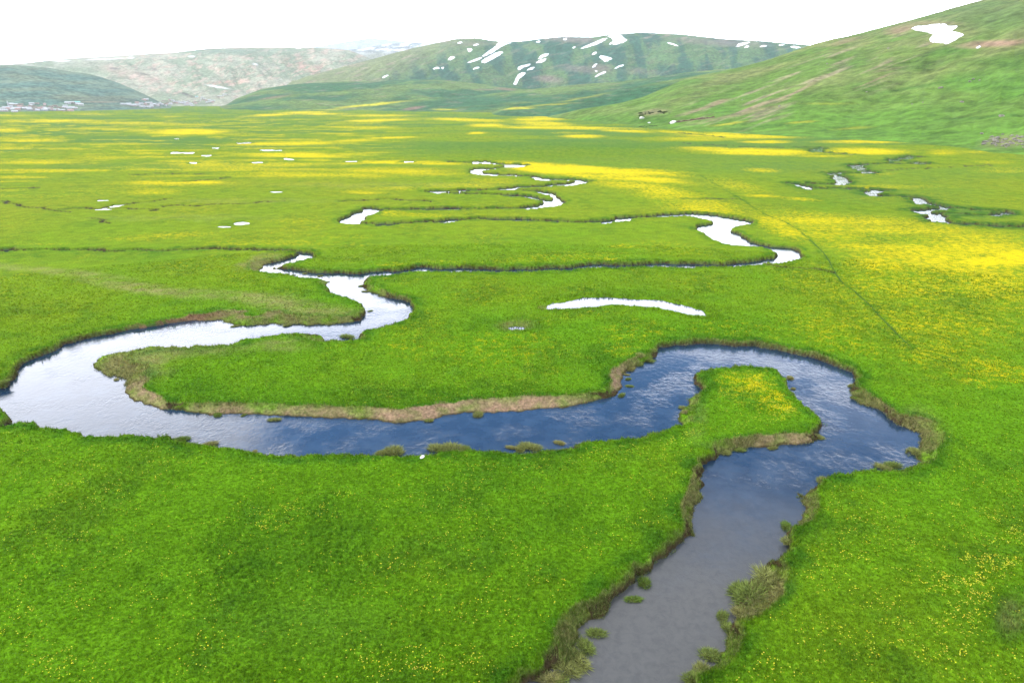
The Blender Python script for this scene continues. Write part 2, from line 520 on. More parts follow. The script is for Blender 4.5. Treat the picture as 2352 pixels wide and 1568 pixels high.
def chaikin(pts, n=1, closed=True):
    for _ in range(n):
        o = []
        L = len(pts)
        rng = range(L) if closed else range(L - 1)
        if not closed: o.append(pts[0])
        for i in rng:
            a, b = pts[i], pts[(i + 1) % L]
            o.append((a[0]*.78 + b[0]*.22, a[1]*.78 + b[1]*.22))
            o.append((a[0]*.22 + b[0]*.78, a[1]*.22 + b[1]*.78))
        if not closed: o.append(pts[-1])
        pts = o
    return pts


def poly_world(pts, wl):
    """water edge in the world: far edges lie at water level, near ones are the bank's top"""
    area = sum(a[0]*b[1] - b[0]*a[1] for a, b in zip(pts, pts[1:] + pts[:1]))
    sg = 1 if area > 0 else -1
    pts = chaikin(pts)
    n = len(pts)
    o = []
    for i in range(n):
        a, b = pts[i - 1], pts[(i + 1) % n]
        tx, ty = b[0] - a[0], b[1] - a[1]
        ny = -tx * sg / (math.hypot(tx, ty) + 1e-9)      # outward normal, y down the picture
        f = min(1, max(0, 0.5 - ny * 1.2))
        o.append(unproj(pts[i][0], pts[i][1], -wl * f))
    return np.array(o)


def rib_world(pts, wl):
    P = chaikin(pts, 2, closed=False)
    return np.array([unproj(x, y, -wl * 0.5) for x, y in P])


# ------------------------------------------------------------------ the ground sheet: polar grid round the drone's foot
az_f = np.arange(-46.5, 46.5001, 0.062)
az_deg = np.concatenate([np.arange(-180, -60, 6.0), np.arange(-60, -46.6, 1.0), az_f, np.arange(47.5, 60.1, 1.0), np.arange(66, 180, 6.0)])
AZ = np.radians(az_deg)
dep = np.concatenate([np.array([86, 80, 74, 68, 63, 59.0, 56, 54, 52, 50.5, 49.5, 48.6]), np.arange(48, 1.0, -0.047)])
RR = np.concatenate([H / np.tan(np.radians(dep)), np.array([2900, 3500, 4300, 5500, 7500, 11000, 16000, 22000.0])])
NA, NR = len(AZ), len(RR)
DR = np.gradient(RR)
gx = RR[:, None] * np.sin(AZ)[None, :]
gy = RR[:, None] * np.cos(AZ)[None, :]
shape = gx.shape

w1 = perlin(gx / 3.1, gy / 3.1, 1) * 0.58 + perlin(gx / 1.2, gy / 1.2, 2) * 0.34 + perlin(gx / 0.4, gy / 0.4, 21) * 0.08
w2 = perlin(gx / 3.1, gy / 3.1, 3) * 0.58 + perlin(gx / 1.2, gy / 1.2, 4) * 0.34 + perlin(gx / 0.4, gy / 0.4, 22) * 0.08
fw = np.clip(RR[:, None] / 260, 0, 2.2)
w1 = w1 + perlin(gx / 9.0, gy / 9.0, 5) * fw * 1.4
w2 = w2 + perlin(gx / 9.0, gy / 9.0, 6) * fw * 2.6
qx, qy = gx + w1, gy + w2
qr = np.hypot(qx, qy); qa = np.arctan2(qx, qy)

BIG = 12.0
S = np.full(shape, BIG)
BID = np.full(shape, -1, dtype=np.int16)
MARG = 11.0


def window(p, q, m):
    rmin = max(1.0, min(np.hypot(*p), np.hypot(*q)) - m - np.hypot(q[0]-p[0], q[1]-p[1]) * 0.02)
    rmax = max(np.hypot(*p), np.hypot(*q)) + m
    a0, a1 = math.atan2(p[0], p[1]), math.atan2(q[0], q[1])
    da = m / rmin
    i0, i1 = np.searchsorted(RR, rmin), np.searchsorted(RR, rmax)
    j0, j1 = np.searchsorted(AZ, min(a0, a1) - da), np.searchsorted(AZ, max(a0, a1) + da)
    return slice(max(0, i0 - 1), min(NR, i1 + 1)), slice(max(0, j0 - 1), min(NA, j1 + 1))


def seg_dist(p, q, X, Y):
    d = q - p
    L2 = d @ d + 1e-12
    t = np.clip(((X - p[0]) * d[0] + (Y - p[1]) * d[1]) / L2, 0, 1)
    return np.hypot(X - p[0] - t * d[0], Y - p[1] - t * d[1])


def poly_sd(P, arr):
    """signed distance of one polygon merged (min) into arr"""
    n = len(P)
    d = np.full(shape, BIG)
    inside = np.zeros(shape, dtype=bool)
    pr, pa = np.hypot(P[:, 0], P[:, 1]), np.arctan2(P[:, 0], P[:, 1])
    jlo = max(0, np.searchsorted(AZ, pa.min() - 0.05) - 2)
    for i in range(n):
        a, b = P[i], P[(i + 1) % n]
        wr, wa = window(a, b, MARG)
        d[wr, wa] = np.minimum(d[wr, wa], seg_dist(a, b, qx[wr, wa], qy[wr, wa]))
        r0, r1, a0, a1 = pr[i], pr[(i + 1) % n], pa[i], pa[(i + 1) % n]
        if r0 == r1: continue
        i0, i1 = np.searchsorted(RR, min(r0, r1) - 1.5), np.searchsorted(RR, max(r0, r1) + 1.5)
        sl_ = (slice(max(0, i0 - 1), min(NR, i1 + 1)), slice(jlo, NA))
        rq, aq = qr[sl_], qa[sl_]
        c = (rq >= min(r0, r1)) & (rq < max(r0, r1)) & (aq < a0 + (a1 - a0) * (rq - r0) / (r1 - r0))
        inside[sl_] ^= c
    inside &= (qa > pa.min() - 0.02)
    sdv = np.where(inside, -d, d)
    return sdv


for bi, B in enumerate(BODY):
    arr = np.full(shape, BIG)
    for P in B['polys']:
        arr = np.minimum(arr, poly_sd(poly_world(P, B['w']), arr))
    for P in B['isl']:
        arr = np.maximum(arr, -poly_sd(poly_world(P, 0.0), arr))
    for P, wid in B['ribs']:
        W = rib_world(P, B['w'])
        for a, b in zip(W[:-1], W[1:]):
            wr, wa = window(a, b, MARG + wid)
            arr[wr, wa] = np.minimum(arr[wr, wa], seg_dist(a, b, qx[wr, wa], qy[wr, wa]) - wid * 0.5)
    upd = arr < S
    S = np.where(upd, arr, S)
    BID[upd] = bi
    B['s'] = None

WL = np.zeros(shape)
for bi, B in enumerate(BODY):
    WL[BID == bi] = B['w']
KIND_POND = np.isin(BID, [i for i, B in enumerate(BODY) if B['kind'] == 'pond'])
DITCHM = BID == 2

PX, PY = proj(gx, gy, np.zeros(shape))
front = (gy > 5)
PX = np.where(front, PX, -9999.0)

# where the banks are gentle bars rather than cut edges, and how far the straw-coloured verge reaches
GENT = [(300,850,110,55,0,3.0),(330,915,60,40,20,2.2),(600,945,330,26,0,3.2),(1100,935,330,28,-4,3.4),(1420,880,40,60,0,1.6),(560,715,160,30,3,3.0),(720,735,130,14,0,2.4),
        (900,1036,120,14,0,1.2),(1230,1030,120,12,0,1.2),(600,608,45,16,0,2.5),(2120,1000,60,60,20,4.2),(1990,925,50,35,30,2.0),(1760,1015,150,22,-3,1.8),
        (1740,1350,90,70,0,3.2),(1650,1480,70,60,0,1.6),(1330,1450,110,90,0,1.3),(1580,930,40,60,0,1.5),(1600,1150,40,80,0,1.2),(1475,830,60,25,-20,1.5),
        (1240,712,30,14,0,2.0),(1190,753,50,20,0,2.2),(760,640,90,16,0,1.6),(860,665,40,30,30,1.2),(760,775,120,14,0,1.6),(1830,1150,60,60,0,1.6)]
Wd = np.full(shape, 0.0)
for cx, cy_, rx, ry, an, wd in GENT:
    Wd = np.maximum(Wd, blob(PX, PY, cx, cy_, rx, ry, an) * wd)
nW = fbm(gx / 5, gy / 5, 3, 9)
Wd = 0.35 + np.clip(Wd * (1 + nW * 0.7), 0, 9)
Wd = np.where(KIND_POND, 1.6, Wd)
Wd = np.where(DITCHM, 0.5, Wd)

mid = fbm(gx / 28, gy / 28, 3, 11) * sstep(1.5, 11, S)
lump = fbm(gx / 1.3, gy / 1.3, 3, 12)
micro = perlin(gx / 0.33, gy / 0.33, 13)
near = 1 - sstep(140, 420, RR)[:, None]
t = np.clip(S / Wd, 0, 1)
steep = np.power(t, np.where(Wd > 1.0, 0.8, 0.9))
Zg = -WL + WL * steep
inw = S < 0
bed = -WL - np.minimum(0.7, -S * 0.8) * 1.0
Zg = np.where(inw, bed, Zg)
Zg = np.where(S >= BIG, 0, Zg)
edge_l = sstep(0.0, 0.5, S) * (1 + 1.6 * (1 - sstep(0.3, 2.2, S)))
Zg = Zg + mid * 0.35 + np.where(inw, 0, (lump * 0.11 + micro * 0.05) * near * np.clip(edge_l, 0.15, 3))
Zg = Zg + np.where(inw, 0, 0.10 * np.clip(1 - np.abs(S - Wd - 0.3) / 0.6, 0, 1) * (0.6 + lump))

# the trodden line across the meadow: a shallow groove
PATH = [(1608,403),(1661,433),(1701,456),(1735,480),(1768,498),(1808,510),(1845,536),(1871,560),(1888,576),(1905,600),(1918,626),(1935,650),(1968,673),(1995,698),(2040,745),(2090,795)]
PW = np.array([unproj(x, y) for x, y in chaikin(PATH, 2, closed=False)])
PD = np.full(shape, 9.0)
for a, b in zip(PW[:-1], PW[1:]):
    wr, wa = window(a, b, 9)
    PD[wr, wa] = np.minimum(PD[wr, wa], seg_dist(a, b, qx[wr, wa], qy[wr, wa]))
Zg = Zg - 0.18 * np.clip(1 - PD / 0.6, 0, 1) * (S > 1)

# ---- colour of the turf
def C(*a): return np.array(a, dtype=np.float32)
def lerp(a, b, f): return a + (b - a) * f[..., None]


nA = fbm(gx / 60, gy / 60, 4, 31)
nB = fbm(gx / 14, gy / 14, 4, 32)
nC = fbm(gx / 3.5, gy / 3.5, 3, 33)
nD = fbm(gx / 0.8, gy / 0.8, 3, 36)
nS = fbm(gx / 260, gy / 130, 5, 34, 0.6)
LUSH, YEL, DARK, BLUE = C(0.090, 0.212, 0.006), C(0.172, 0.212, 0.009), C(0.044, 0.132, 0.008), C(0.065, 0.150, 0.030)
far_t = sstep(80, 330, RR)[:, None] * np.ones(shape)
col = lerp(np.broadcast_to(LUSH, shape + (3,)), np.broadcast_to(YEL, shape + (3,)), np.clip(far_t * 0.75 + nA * 0.4 + nB * 0.25, 0, 1))
col = lerp(col, np.broadcast_to(DARK, shape + (3,)), np.clip(sstep(0.0, 0.38, nB + nC * 0.45) * 0.45, 0, 1))
col = col * (1 + np.clip(nD, -.6, .6) * 0.32 * (1 - sstep(90, 260, RR)[:, None]))[..., None]
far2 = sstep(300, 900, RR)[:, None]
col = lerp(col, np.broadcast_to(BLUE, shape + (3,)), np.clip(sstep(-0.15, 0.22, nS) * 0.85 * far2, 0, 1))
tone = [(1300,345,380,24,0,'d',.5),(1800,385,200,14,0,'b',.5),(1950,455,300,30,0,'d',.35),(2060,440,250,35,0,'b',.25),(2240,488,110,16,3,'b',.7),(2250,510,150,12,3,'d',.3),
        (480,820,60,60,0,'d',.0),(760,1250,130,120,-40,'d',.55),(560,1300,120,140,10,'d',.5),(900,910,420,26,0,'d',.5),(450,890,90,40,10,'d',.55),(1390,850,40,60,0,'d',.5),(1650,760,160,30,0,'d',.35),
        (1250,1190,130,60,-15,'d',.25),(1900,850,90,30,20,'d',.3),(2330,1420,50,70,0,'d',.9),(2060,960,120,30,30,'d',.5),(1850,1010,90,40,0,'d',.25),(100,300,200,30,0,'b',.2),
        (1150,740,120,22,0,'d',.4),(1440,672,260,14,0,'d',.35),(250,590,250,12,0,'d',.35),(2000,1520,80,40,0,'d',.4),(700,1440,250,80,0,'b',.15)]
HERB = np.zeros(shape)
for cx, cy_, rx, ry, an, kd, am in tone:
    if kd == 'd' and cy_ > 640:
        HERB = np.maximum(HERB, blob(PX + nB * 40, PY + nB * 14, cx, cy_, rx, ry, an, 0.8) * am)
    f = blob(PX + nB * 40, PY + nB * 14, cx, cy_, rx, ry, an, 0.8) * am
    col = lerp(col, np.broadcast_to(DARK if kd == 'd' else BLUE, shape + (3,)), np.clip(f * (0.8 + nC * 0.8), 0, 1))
STRAW, EARTH, MUD, SAND = C(0.22, 0.215, 0.075), C(0.16, 0.10, 0.055), C(0.060, 0.042, 0.022), C(0.30, 0.205, 0.13)
dry = [(120,622,190,9,5,.55),(330,662,150,14,8,.75),(560,682,160,14,6,.5),(650,700,110,24,8,.55),(300,840,95,38,0,.95),(360,812,90,22,-4,.8),(2110,985,70,50,25,.45),
       (1760,1012,150,16,-3,.6),(1740,1340,80,60,-20,.5),(760,720,120,20,0,.5),(470,800,120,20,0,.45),(650,790,70,20,0,.5),(1590,950,30,60,0,.3),(2330,1420,40,50,0,.5),
       (600,600,60,16,-12,.8),(1190,748,50,14,0,.6),(560,462,250,6,0,.2),(900,425,300,8,0,.2),(400,500,250,8,0,.2)]
for cx, cy_, rx, ry, an, am in dry:
    f = blob(PX + nB * 22, PY + nB * 8, cx, cy_, rx, ry, an, 0.7) * am
    col = lerp(col, np.broadcast_to(STRAW, shape + (3,)), np.clip(f * (0.75 + nC * 1.1), 0, 1))
# darker rank growth just behind the banks, straw verge, then earth
sl_ = S - Wd
river_like = (BID == 0) | (BID == 1)
rank = np.exp(-((sl_ - 1.3) / 1.3) ** 2) * river_like
col = lerp(col, np.broadcast_to(C(0.032, 0.115, 0.008), shape + (3,)), np.clip(rank * (0.40 + nC * 0.9), 0, 0.7))
rank2 = np.exp(-((sl_ - 1.5) / 3.2) ** 2) * (BID == 1)
col = lerp(col, np.broadcast_to(C(0.022, 0.085, 0.010), shape + (3,)), np.clip(rank2 * (0.6 + nC * 0.6), 0, 0.8))
verge = (1 - sstep(-0.1, 0.75, sl_ + nC * 0.9)) * (S < BIG)
vpatch = np.zeros(shape) + 0.35
for cx, cy_, rx, ry, an, am in [(2060,960,130,70,30,1),(1400,1400,230,130,-30,.6),(1740,1370,110,110,0,1),(1780,1015,160,30,0,1),(1450,850,60,50,0,1),(1580,1120,50,110,0,.9),(1850,1160,50,70,0,.8),(660,720,200,25,0,.8),(600,600,90,20,0,.9),(900,680,70,30,0,.7),(300,860,120,60,0,.9),(1800,800,300,30,5,.75)]:
    vpatch = np.maximum(vpatch, blob(PX, PY, cx, cy_, rx, ry, an) * am)
verge = verge * np.where(KIND_POND, 0.0, np.clip(vpatch + nC * 0.9, 0, 1))
col = lerp(col, np.broadcast_to(STRAW * 0.62, shape + (3,)), np.clip(verge * 0.95, 0, 1))
bars = [(620,948,330,24,1,.75),(1050,935,300,22,-4,1.0),(1200,925,180,16,-4,1.0),(1420,870,28,45,0,.9),(330,910,60,40,30,.7),(1800,1005,90,18,-5,.6),(560,718,90,12,0,.3),(1240,708,40,8,0,.4)]
bm = np.zeros(shape)
for cx, cy_, rx, ry, an, am in bars:
    bm = np.maximum(bm, blob(PX + nB * 15, PY + nB * 6, cx, cy_, rx, ry, an, 0.6) * am)
bandm = (1 - sstep(-0.2, 0.5, sl_ + nC * 0.5))
col = lerp(col, np.broadcast_to(SAND * 0.8, shape + (3,)), np.clip(bm * bandm * (0.85 + nC * 0.9), 0, 1))
face = (1 - sstep(-0.30, -0.05, sl_)) * (Wd < 1.3) * (S < 3)
col = lerp(col, np.broadcast_to(MUD, shape + (3,)), np.clip(face * 0.95, 0, 1))
wetb = (1 - sstep(0.05, 0.45, S + nC * 0.25))
col = lerp(col, np.broadcast_to(MUD * 0.7, shape + (3,)), np.clip(wetb * np.where(KIND_POND, 0.25, 0.85), 0, 1))
cut = blob(PX, PY, 390, 728, 130, 16, -6, 0.4) * (S < 3.0)
col = lerp(col, np.broadcast_to(EARTH, shape + (3,)), np.clip(cut * bandm, 0, 1))
col = np.where(inw[..., None], C(0.05, 0.05, 0.035), col)
stripe = np.clip(1 - np.abs(PD - 0.5) / 0.9, 0, 1)
col = lerp(col, np.broadcast_to(DARK, shape + (3,)), np.clip(stripe * (0.25 + nC * 1.2), 0, 0.6))

# ---- flowers: how much of the turf they cover
FL = [(430,303,115,8,0,1.0),(330,300,60,4,0,.6),(15,300,60,6,0,.7),(60,322,110,5,0,.65),(30,341,60,4,0,.6),(660,330,150,6,-1,1.0),(900,317,75,3,-2,.75),(820,322,70,4,-3,.6),
 (660,357,150,6,1,.9),(700,352,60,4,0,.8),(520,351,50,3,0,.4),(850,243,90,3,-6,.8),(665,261,130,4,-4,.85),(740,262,70,3,0,.8),(870,266,100,3,0,.8),(860,277,110,4,-2,.8),(840,293,90,4,0,.6),
 (120,278,160,5,0,.7),(300,283,160,4,0,.6),(230,296,150,3,0,.5),(420,287,120,3,0,.5),(210,262,60,4,0,.5),(20,265,60,3,0,.6),(390,268,40,3,0,.5),(1023,251,30,2.5,0,.7),
 (1070,275,110,5,2,.75),(1120,288,50,5,0,1.0),(1245,272,75,7,-2,.95),(1250,285,80,7,2,.8),(1190,249,35,3,-5,.5),(1300,294,190,4,0.8,1.0),(1440,301,70,4,2,.9),(1340,313,55,4.5,0,.95),(1095,306,24,3,-3,.9),(1310,305,60,3,0,.4),
 (510,384,130,9,0,.55),(660,402,160,10,0,.55),(400,421,150,7,0,.7),(470,419,50,6,0,.85),(350,440,80,10,0,.4),(80,372,110,6,0,.5),(240,362,80,5,0,.4),(650,378,150,6,0,.6),(300,385,80,4,0,.3),
 (930,373,160,5,1,.85),(900,392,150,9,0,.6),(1000,400,100,6,0,.4),(800,404,120,7,0,.45),(900,432,70,5,0,.35),(830,441,50,5,0,.45),(1060,428,110,10,0,.3),(1130,416,80,8,0,.4),
 (1230,380,90,9,3,1.1),(1350,390,190,10,4,1.1),(1290,396,150,9,6,1.0),(1450,408,150,10,5,.9),(1470,430,170,14,8,.65),(1560,455,140,18,8,.5),(1470,395,110,7,4,.9),(1500,392,90,5,3,.7),(1620,480,130,14,6,.45),
 (1700,312,145,7,1,.95),(1560,304,70,3,3,.8),(1600,319,120,6,0,.5),(1720,305,110,4,0,.8),(2125,312,90,9,1,1.0),(2170,320,60,7,0,.7),(1990,326,140,4,0,.85),(1990,311,120,3,0,.4),(1760,326,70,4,0,.8),(1735,349,150,9,1,1.05),(1640,343,100,6,2,.7),
 (1990,347,105,8,1,.85),(1890,359,70,3,0,.7),(2170,350,45,8,0,.6),(2240,349,50,3,0,.55),(1670,286,45,3,-6,.5),(1960,292,60,3,-3,.3),(1745,391,50,6,3,.6),(1750,450,50,5,3,.5),(1830,457,50,4,4,.4),(1700,429,80,14,10,.3),
 (2050,430,170,6,0,.3),(2300,390,80,8,0,.35),(2000,400,70,4,-2,.3),(2280,372,60,5,0,.3),(2200,350,30,6,0,.4),
 (1900,515,160,26,5,.6),(2040,522,260,24,4,.62),(2250,560,190,36,5,.58),(2100,580,220,36,6,.52),(1800,522,90,26,20,.55),(1960,555,150,30,10,.5),(2200,610,220,40,4,.44),(2300,660,160,70,4,.4),(2080,650,190,60,10,.34),(2150,740,220,90,15,.3),(1980,700,120,60,20,.2),
 (2020,610,100,30,12,.5),(2330,590,70,30,0,.8),(2270,600,90,14,0,.75),(1900,650,120,50,10,.18),(2150,800,120,60,20,.3),(2290,850,110,28,14,.5),(2100,780,70,30,20,.3),(2230,870,60,24,10,.3),
 (1760,870,90,28,10,.33),(1700,860,60,24,0,.3),(1770,925,60,34,15,.9),(1725,890,60,36,20,.7),(1680,885,60,45,0,.5),(1800,930,35,35,20,.4),(1700,960,120,28,-10,.12),
 (1150,800,170,55,0,.16),(950,790,120,50,0,.16),(1230,860,120,40,0,.1),(900,860,150,50,0,.08),(1450,770,120,50,0,.12),(1420,800,40,20,0,.2),(830,1050,200,20,0,.05),(1050,1050,110,20,0,.16),(1400,1040,160,30,0,.12),(1550,1000,60,30,-30,.2),
 (700,1180,130,34,-15,.28),(560,1260,80,50,-20,.08),(120,1380,110,60,-10,.16),(60,1440,120,60,0,.12),(180,1530,110,40,0,.22),(900,1350,220,120,0,.06),(1000,1520,260,50,0,.16),(1200,1490,30,40,-30,.25),(1150,1430,100,60,0,.07),
 (2200,1350,110,60,-20,.5),(2290,1290,80,50,-10,.5),(2150,1400,180,90,0,.16),(2250,1170,130,50,10,.16),(2000,1180,110,25,0,.14),(2100,1500,250,60,0,.1),(1960,1250,150,60,0,.1),(2320,1230,60,40,0,.25),(2150,1070,180,30,5,.12),
 (1170,680,260,26,0,.08),(1300,590,180,14,-2,.22),(1380,600,60,8,-3,.4),(1150,598,60,7,0,.25),(1000,600,80,5,0,.3),(890,606,50,5,-2,.35),(950,493,110,7,2,.45),(900,490,40,9,0,.4),(1550,570,120,20,5,.14),(1440,565,40,6,0,.35),
 (1050,560,200,22,0,.08),(830,560,40,8,0,.14),(300,548,80,6,0,.22),(400,540,110,8,-2,.3),(100,560,80,4,0,.2),(640,558,160,9,0,.28),(700,505,90,8,-2,.22),(800,545,100,9,0,.14),(1700,760,150,30,5,.1),(1900,750,120,60,20,.22),(1980,790,90,30,20,.25),
 (100,1000,120,25,5,.08),(150,1075,100,30,0,.08),(400,1060,160,20,0,.05)]
fl = np.full(shape, 0.0)
wx_, wy_ = fbm(gx / 40, gy / 40, 4, 41), fbm(gx / 16, gy / 16, 3, 42)
amp = np.clip(12000 / (RR[:, None] + 60), 4, 60)
QX, QY = PX + wx_ * amp * 0.9, PY + (wy_ * 0.5 + wx_ * 0.5) * amp * 0.16
stre = fbm(gx / 90, gy / 26, 4, 43, 0.6)
for cx, cy_, rx, ry, an, am in FL:
    fl = np.maximum(fl, blob(QX, QY, cx, cy_, rx, ry, an, 0.75) * am)
fl = fl * np.clip(1.0 + stre * 1.1 + nC * 0.5, 0.0, 1.5)
lf = (1 - sstep(800, 1050, PX)) * sstep(330, 520, RR)[:, None] * (1 - sstep(1500, 1900, RR)[:, None])
fl = np.maximum(fl, sstep(0.0, 0.28, stre) * 0.55 * lf)
base = np.clip(0.045 + nB * 0.12 + nA * 0.10, 0, 0.25) * (1 - sstep(300, 700, RR))[:, None]
fl = np.clip(np.maximum(fl, base), 0, 1)
fl *= sstep(1.0, 3.0, sl_) * np.clip(PD / 0.6, 0.3, 1) * (S > 0)
fl *= (1 - blob(PX, PY, 250, 800, 420, 150, 0, .3) * 0.75)
fl *= (1 - sstep(2300, 2600, RR))[:, None]
fl *= (AZ > R(-60)) & (AZ < R(60))
R_FL = (85.0, 130.0)                       # nearer than this the petals are modelled
fls = fl * sstep(R_FL[0], R_FL[1], RR)[:, None]

Zg = Zg + HERB * np.clip(nD * 0.9 + 0.1, -0.1, 0.6) * 0.5 * near * (S > 0.6)
# ---- mesh
V = np.stack([gx, gy, Zg], -1).reshape(-1, 3)
V = np.concatenate([V, [[0, 0, 0.0]]])
idx = np.arange(NR * NA).reshape(NR, NA)
jn = np.roll(idx, -1, axis=1)
q = np.stack([idx[:-1], jn[:-1], jn[1:], idx[1:]], -1).reshape(-1, 4)[:, ::-1]
cap = np.stack([idx[0], jn[0], np.full(NA, NR * NA)], -1)
cap4 = np.stack([cap[:, 0], cap[:, 1], cap[:, 2], cap[:, 2]], -1)
colf = np.concatenate([col.reshape(-1, 3), [LUSH]])
flf = np.concatenate([fls.reshape(-1), [0]])
# clip under-foot fan into small ring of quads is not needed: nothing looks there
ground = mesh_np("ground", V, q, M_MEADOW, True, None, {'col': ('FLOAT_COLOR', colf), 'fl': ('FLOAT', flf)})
tag(ground, "wide flat green meadow of the valley floor dotted with yellow flowers", kind='structure')

# ---- water
for bi, B in enumerate(BODY):
    if not B['wet']: continue
    m_ = (BID == bi) & (S < 0.9 + DR[:, None] * 1.2)
    if not m_.any(): continue
    cell = m_[:-1, :] | m_[1:, :]
    cell = cell | np.roll(cell, -1, axis=1)
    ii, jj = np.nonzero(cell[:, :-1])
    f = np.stack([idx[ii, jj], idx[ii + 1, jj], idx[ii + 1, jj + 1], idx[ii, jj + 1]], -1)[:, ::-1]
    # coarsen is unnecessary: reuse only the vertices needed
    u, inv = np.unique(f, return_inverse=True)
    vv_ = V[u].copy()
    vv_[:, 2] = -B['w']
    o = mesh_np(B['kind'], vv_, inv.reshape(-1, 4), M_POND if B['kind'] == 'pond' else M_WATER, True)
    lab = {'river': "winding river looping through the meadow, blue in front and white far off",
           'stream': "narrow broken stream meandering on the right of the far meadow"}.get(B['kind'], B.get('label'))
    tag(o, lab, kind='structure')


def look(x, y, arr):
    """value of a grid array at world points"""
    r_, a_ = np.hypot(x, y), np.arctan2(x, y)
    i = np.clip(np.searchsorted(RR, r_), 0, NR - 1)
    j = np.clip(np.searchsorted(AZ, a_), 0, NA - 1)
    return arr[i, j]


# ------------------------------------------------------------------ trodden path strip
tn = np.gradient(PW, axis=0)
tn /= np.linalg.norm(tn, axis=1)[:, None] + 1e-9
sd_ = np.stack([tn[:, 1], -tn[:, 0]], -1)
pv = []
for kx in (-1, -0.4, 0.4, 1):
    wv = 0.20 + 0.07 * np.sin(np.arange(len(PW)) * 0.9)
    pp = PW + sd_ * (kx * wv)[:, None]
    pz = look(PW[:, 0], PW[:, 1], Zg) + (0.10 if abs(kx) < 1 else 0.02)
    pv.append(np.concatenate([pp, pz[:, None]], 1))
n_ = len(PW)
pvv = np.concatenate(pv)
pf = np.array([[a * n_ + i, a * n_ + i + 1, (a + 1) * n_ + i + 1, (a + 1) * n_ + i] for a in range(3) for i in range(n_ - 1)])[:, ::-1]
tag(mesh_np("path", pvv, pf, M_PATH), "thin dark trodden line running diagonally through the yellow flowers", kind='structure')

# ------------------------------------------------------------------ hills
HB = []          # (bvh, name)


def hill(name, label, crest, foot, colour, cols=420, rows=90, pw=1.0, gul=0.10, back=1.35, seed=0, zf=-2.0, cn=0.006, gx_=9, gy_=2.2, slant=2.0, tl=0.06, tr=0.02):
    cx = np.array([c[0] for c in crest], float)
    xs = np.linspace(cx[0], cx[-1], cols)
    ys = np.interp(xs, cx, [c[1] for c in crest])
    ker = np.hanning(9); ker /= ker.sum()
    yp = np.pad(ys, 4, mode='edge')
    ys = np.convolve(yp, ker, 'valid')
    ds = np.interp(xs, cx, [c[2] for c in crest])
    fs = np.interp(xs, [c[0] for c in foot], [c[1] for c in foot])
    u, v = (xs - 1176) / F, (784 - ys) / F
    hx, hy, hz = u, CP + v * SP, -SP + v * CP
    hn = np.hypot(hx, hy)
    az = np.arctan2(hx, hy)
    zc = H + ds * hz / hn
    ue = np.linspace(0, 1, cols)
    zc = zf + (zc - zf) * sstep(0, tl, ue) * sstep(0, tr, 1 - ue)
    tt = np.concatenate([np.linspace(0, 1, rows), 1 + np.linspace(0.03, 1, 14)])
    T = tt[:, None] * np.ones((1, cols))
    tf = np.minimum(T, 1)
    prof = (1 - np.cos(np.pi * np.power(tf, pw))) / 2 * 0.55 + np.power(tf, 1.35 * pw) * 0.45
    rad = fs[None, :] + (ds - fs)[None, :] * tf + np.maximum(T - 1, 0) * (back - 1) * ds[None, :]
    zz = zf + (zc[None, :] - zf) * prof
    zz = np.where(T > 1, zc[None, :] * (1 - sstep(1, 2, T) * 1.0), zz)
    X, Y = rad * np.sin(az)[None, :], rad * np.cos(az)[None, :]
    arc = (az[None, :] * ds.mean()) / 1000.0
    env = np.sin(np.pi * np.clip(tf, 0, 1)) ** 0.8
    g1 = fbm(arc * gx_ * 0.35 + T * slant * 0.5, T * gy_, 5, 50 + seed)
    rid = 1 - np.abs(fbm(arc * gx_ * 0.7 + T * slant, T * gy_ * 1.1, 5, 60 + seed)) * 2
    zz = zz + (g1 * 1.1 + (rid - 0.75) * 0.35) * env * gul * (zc[None, :] + 20)
    zz = zz + fbm(arc * 60, T * 6, 3, 70 + seed) * zc[None, :] * cn * sstep(0.02, 0.1, tf)
    PXh, PYh = proj(X, Y, zz)
    cc = colour(PXh, PYh, X, Y, T, arc)
    nr = len(tt)
    Vh = np.stack([X, Y, zz], -1).reshape(-1, 3)
    ih = np.arange(nr * cols).reshape(nr, cols)
    fh = np.stack([ih[:-1, :-1], ih[:-1, 1:], ih[1:, 1:], ih[1:, :-1]], -1).reshape(-1, 4)
    o = mesh_np(name, Vh, fh, M_HILL, True, None, {'col': ('FLOAT_COLOR', cc.reshape(-1, 3))})
    tag(o, label, kind='structure')
    HB.append(BVHTree.FromPolygons([tuple(p) for p in Vh.tolist()], fh.tolist()))
    return o


def bc(c, s): return np.broadcast_to(C(*c), s + (3,))


def streak(arc, T, a, b, seed, sl=0.9):
    return fbm(arc * a + T * sl * a * 0.25, T * b, 5, seed, 0.6)


